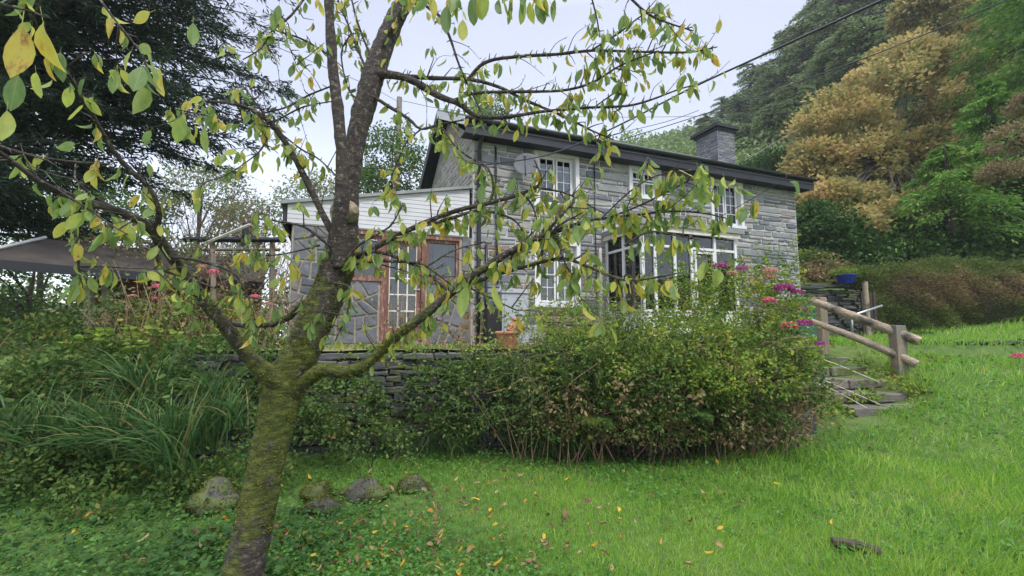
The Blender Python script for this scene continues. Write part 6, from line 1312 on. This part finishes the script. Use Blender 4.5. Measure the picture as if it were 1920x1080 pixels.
# single large leaves that stand out in the photograph: (x, y of the stalk end, Y, length)
for x, y, Y, l, rx, ry, rz in ((270, 128, 1.3, .125, .1, .1, .2), (45, 20, 1.0, .13, .1, .15, .3), (75, 12, 1.02, .12, .2, -.1, 2.9), (40, 122, 1.15, .10, .1, .3, .4), (66, 122, 1.2, .07, .2, 0, 1.6), (15, 190, 1.1, .085, 0, 0, .3), (345, 205, 1.6, .10, .2, .3, .8), (385, 215, 1.6, .12, .1, 0, 2.6), (362, 30, 1.5, .085, .1, 0, .5), (300, 115, 1.35, .085, .3, .2, 1.3), (292, 18, 1.3, .075, .2, 1.3, .2), (150, 268, 1.5, .075, .2, 1.45, .1),
    (880, 520, 1.75, .13, .1, .25, .3), (920, 520, 1.8, .12, .3, -.3, 1.0), (840, -5, 1.5, .10, .2, .1, .6), (868, 25, 1.5, .085, .0, 0, .2), (908, -40, 1.45, .10, .5, .1, .1), (935, -12, 1.5, .075, 0, 0, .4), (962, -15, 1.5, .085, 0, .1, 1.2), (985, -15, 1.5, .09, .1, .1, .9), (1010, -18, 1.5, .10, .1, -.1, .3), (1025, -18, 1.5, .085, 0, .1, 1.3), (890, -30, 1.5, .11, .5, .1, .3), (860, -20, 1.5, .09, .2, .1, 2), (1082, 410, 1.75, .085, .1, 0, .3), (905, 335, 2.0, .09, .2, .1, .2), (970, 325, 2.2, .085, .2, .5, .1), (525, 0, 1.9, .08, .1, .2, .2), (515, 15, 1.9, .075, .2, .1, 1)):
    cand.append((at(x, y, Y), l, rx, ry, rz, int(g.integers(3))))
pc_ = []
for c in cand:
    p = c[0]-np.array([0, 0, EYE]); f_ = p[1]*CP+p[2]*SP; vis = f_ > .3 and abs(960+850*p[0]/f_-960) < 1050; pc_.append((-(c[1]/max(f_, .3)) if vis else 0))
order = np.argsort(pc_); PI_ = pinv(ct); acc = {k: ([], []) for k in range(5)}
for n_, i in enumerate(order):
    p, l, rx, ry, rz, v = cand[i]; E_ = Matrix.Rotation(ry, 4, 'Y') @ Matrix.Rotation(rx, 4, 'X') @ Matrix.Rotation(rz, 4, 'Z')
    if n_ < 300: o = link('leaf', Lme[v], ct); o.matrix_parent_inverse = PI_; o.location = p; o.rotation_euler = E_.to_euler(); o.scale = (l, l, l)
    else: A = np.array(E_)[:3, :3]*l; acc[v][0].append(LTs[v][0]@A.T+p); acc[v][1].append(g.random())
Vs, Fs, Us, Rs, nn = [], [], [], [], 0
for v, (a, r_) in acc.items():
    for x, y in zip(a, r_): Vs.append(x); Fs.append(LTs[v][1]+nn); Us.append(LTs[v][2]); Rs += [y]*len(x); nn += len(x)
print('cherry leaves', len(cand))
o = wlink('small_leaves', mesh_np('small_leaves', np.vstack(Vs), np.vstack(Fs), M['leaf'], rnd=Rs, uv=np.vstack(Us), smooth=True), ct); o['kind'] = 'stuff'
# moss fuzz on the lower trunk and limb elbows
P, Nn = [], []
def fuzz(Q, i0, i1, n, side=None):
    for _ in range(n):
        i = g.integers(i0, i1); c = Q[i, :3]; r_ = Q[i, 3]; T = Q[i+1, :3]-c; T /= np.linalg.norm(T); v = g.normal(size=3); v -= T*np.dot(v, T); v /= np.linalg.norm(v)
        if math.sin(c[2]*9+v[0]*4)+math.sin(c[2]*23+v[2]*5+v[0]*9)+g.normal()*.7 < -.5: continue
        P.append(c+v*r_*.98+T*g.uniform(-.01, .01)); Nn.append(v+g.normal(size=3)*.5-[0, 0, .35])
nt_ = len(TQ); zt = TQ[:, 2]; i0 = int(np.argmax(zt > .45)); i1 = int(np.argmax(zt > 2.2)); fuzz(TQ, i0, i1, 15000)
QA = B['A'][1]; fuzz(QA, 0, 18, 1800); QC = B['C'][1]; fuzz(QC, 0, 26, 3200); fuzz(B['Bl'][1], 0, 10, 400)
leaves('moss', np.array(P), .009, M['moss'], ct, np.array(Nn), DIAM, 1.1, kind='stuff')

# ------------------------------------------------------------------ lawn: blades, creeping leaves, fallen leaves
g = np.random.default_rng(123)
def field(n, r0, r1, azl=-54, azr=66, pw=1.0):
    az = np.radians(g.uniform(azl, azr, n)); u = g.random(n); r = (r0**(-pw)+u*(r1**(-pw)-r0**(-pw)))**(-1/pw) if pw else r0+(r1-r0)*u
    return r*np.sin(az), r*np.cos(az), r
def lawn_ok(x, y): return ((y < ywall(x)-.15) & (x > -5.0) | (x > 5.45) & (y > 3)) & ~((x > 5.25) & (x < 6.65) & (y > 7.1) & (y < 9.6)) & (y < 13.9) & ~((x > 4) & (y > 9.9) & (x < 7.2))
x, y, r = field(275000, 2.0, 22, pw=.45); k = lawn_ok(x, y); dens = .95+.4*vnoise(x, y, 1.7, 4); leftshade = sm((x+2.8)/1.6)*.6+.4
k &= g.random(len(x)) < dens*leftshade; k &= ~((np.abs(x+1.45) < .75) & (np.abs(y-4.5) < .3) & (g.random(len(x)) < .6)); x, y, r = x[k], y[k], r[k]; z = ground(x, y); n = len(x)
hgt = (.050+.05*sm((x-.5)/2.5)+.02*vnoise(x, y, 2.3, 6)+.05*np.maximum(0, vnoise(x, y, 5.1, 11)-.55)*sm((x-.3)/1.5))*g.uniform(.5, 1.5, n); wdt = .0042*np.maximum(1, r/3.2)**.95
ax = g.normal(size=(n, 3))*[.42, .42, 0]+[.12, -.1, 1]+np.stack([.35*vnoise(x, y, 2.9, 7), .3*vnoise(x, y, 2.5, 8), 0*x], -1)
hgt = hgt*(1+.7*sm((y-5.5)/3)); V, Fc = scatter(BLADE[0], BLADE[1], np.stack([x, y, z-.004], -1), ax, g.random(n)*6.28, hgt, wdt/hgt)
o = link('grass', mesh_np('grass', V, Fc, M['grass'], rnd=np.repeat(g.random(n), 5))); tag(o, 'bright green lawn grass covering the foreground', kind='stuff'); print('grass', n)
x, y, r = field(80000, 2.0, 16, pw=.5); k = lawn_ok(x, y); dens = .42+.5*vnoise(x, y, 1.2, 9)+.35*sm((-x-.2)/1.5)+.6*sm((y-ywall(x)+1.6)/1.0)+.5*sm((x-5.2)/1)
k &= g.random(len(x)) < dens; x, y, r = x[k], y[k], r[k]; n = len(x)
P = np.stack([x, y, ground(x, y)+g.uniform(.015, .075, n)+.03*sm((y-ywall(x)+1.2))], -1); ax = g.normal(size=(n, 3)); ax[:, 2] *= .35
V, Fc = scatter(LEAF6[0], LEAF6[1], P, ax, g.random(n)*.6-.3, (.022+.016*g.random(n))*np.maximum(1, r/4)**.6, 1.5)
o = link('creeping_leaves', mesh_np('creeping_leaves', V, Fc, M['clover'], rnd=np.repeat(g.random(n), 6))); tag(o, 'creeping buttercup and clover leaves mixed into the lawn', kind='stuff'); print('clover', n)
# broad low leaves at the bottom left
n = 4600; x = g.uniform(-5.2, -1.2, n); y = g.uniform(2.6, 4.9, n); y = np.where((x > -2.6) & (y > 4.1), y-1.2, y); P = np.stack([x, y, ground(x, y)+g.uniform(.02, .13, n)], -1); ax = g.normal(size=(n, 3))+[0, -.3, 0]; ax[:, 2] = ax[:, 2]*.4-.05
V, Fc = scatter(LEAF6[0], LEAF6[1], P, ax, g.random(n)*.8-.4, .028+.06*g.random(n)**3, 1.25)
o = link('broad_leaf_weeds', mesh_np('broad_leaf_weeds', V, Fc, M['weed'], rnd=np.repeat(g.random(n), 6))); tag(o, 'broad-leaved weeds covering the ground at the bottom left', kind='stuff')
# fallen leaves
FL = []
mats_f = []
for nm, st_ in (('yellow_fallen_leaf', [(0, (.42, .26, .03)), (.6, (.5, .36, .05)), (1, (.34, .16, .03))]), ('brown_fallen_leaf', [(0, (.12, .06, .035)), (.5, (.2, .11, .06)), (1, (.08, .045, .03))]), ('tan_fallen_leaf', [(0, (.27, .18, .09)), (.6, (.36, .26, .14)), (1, (.2, .125, .07))])): M[nm] = foliage(nm, st_, .15, .6)
for fo, cu, wb in ((.5, 1.6, 1.4), (.9, 2.2, 2.), (.25, .8, 1.), (1.1, .9, 2.)):
    V, Fc, UV = leaf_template(fo, cu, wb); V = V+[0, 0, .78]; FL.append((V, Fc, UV))
fme = {(k, v): mesh_np('fallen_leaf', FL[v][0], FL[v][1], M[k], uv=FL[v][2], smooth=True) for k in ('yellow_fallen_leaf', 'brown_fallen_leaf', 'tan_fallen_leaf') for v in range(4)}
spots = [(620, 985), (600, 990), (655, 1040), (690, 1060), (700, 1065), (745, 1015), (815, 960), (665, 985), (985, 945), (1005, 952), (820, 1020), (815, 1040), (950, 1040), (945, 1020), (870, 940), (875, 945), (1020, 1025), (1085, 1045), (1135, 1045), (925, 1070), (1000, 1060), (1065, 975), (845, 860), (820, 840), (980, 895), (1345, 872), (1478, 958), (1350, 1030), (1190, 985), (1045, 830), (780, 840), (780, 875), (735, 915), (795, 925), (1130, 990), (1290, 1070), (230, 1048), (225, 1060), (145, 1005), (385, 1015), (375, 1035), (400, 1000), (310, 1000), (270, 1060), (1390, 950), (1345, 980), (1220, 880), (1240, 890), (1630, 840), (1560, 990), (1170, 855), (540, 1005), (560, 1015), (590, 1030), (640, 1000), (720, 985), (760, 1030), (470, 1060)]
LB = {'yellow_fallen_leaf': ('yellow fallen cherry leaf lying on the lawn', 'yellow fallen leaves on the lawn'), 'brown_fallen_leaf': ('dark brown curled fallen leaf lying on the lawn', 'brown fallen leaves on the lawn'), 'tan_fallen_leaf': ('pale tan dried fallen leaf lying on the lawn', 'tan fallen leaves on the lawn')}
def g_at(x, y):
    for Y in np.arange(2.2, 12, .03):
        p = at(x, y, Y)
        if p[2] <= G0(p[0], p[1])+.03: return p
    return at(x, y, 12)
allp = [(a, b_, 0) for a, b_ in spots]+[(g.normal(720, 160), g.uniform(965, 1080), 1) for _ in range(45)]+[(g.normal(640, 190), 1080-abs(g.normal(0, 75)), 1) for _ in range(90)]+[(g.normal(950, 200), g.uniform(880, 1078), 1) for _ in range(70)]+[(g.uniform(100, 1500), g.uniform(860, 1078), 1) for _ in range(35)]
for i, (a, b_, kk) in enumerate(allp):
    if not (10 < a < 1900): continue
    p = g_at(a, b_); ky = ['yellow_fallen_leaf', 'brown_fallen_leaf', 'tan_fallen_leaf'][int(g.choice(3, p=(.3, .3, .4)))]
    if not lawn_ok(p[0], p[1]): continue
    o = link('fallen_leaf', fme[(ky, int(g.integers(4)))]); s = g.uniform(.055, .095); o.scale = (s, s, s); o.location = (p[0], p[1], G0(p[0], p[1])+g.uniform(.045, .07)); o.rotation_euler = (R(90)+g.normal()*.35, g.normal()*.5+(math.pi if g.random() < .5 else 0), g.uniform(0, 6.28)); tag(o, LB[ky][0], 'fallen leaf', LB[ky][1])

# ------------------------------------------------------------------ damp valley air
hz = MB(); hz.box(-300, 330, -60, 430, -40, 75); m, t, b = mat('haze_air'); t.nodes.remove(b); pv = node(t, 'ShaderNodeVolumePrincipled'); pv.inputs['Color'].default_value = (.86, .9, 1, 1); pv.inputs['Density'].default_value = .0007; pv.inputs['Anisotropy'].default_value = .2
t.links.new(pv.outputs[0], t.nodes['Material Output'].inputs['Volume']); o = hz.build('haze', m); o['kind'] = 'stuff'; o['label'] = 'thin damp haze filling the valley air'
S.cycles.volume_bounces = 1; S.cycles.volume_step_rate = 4
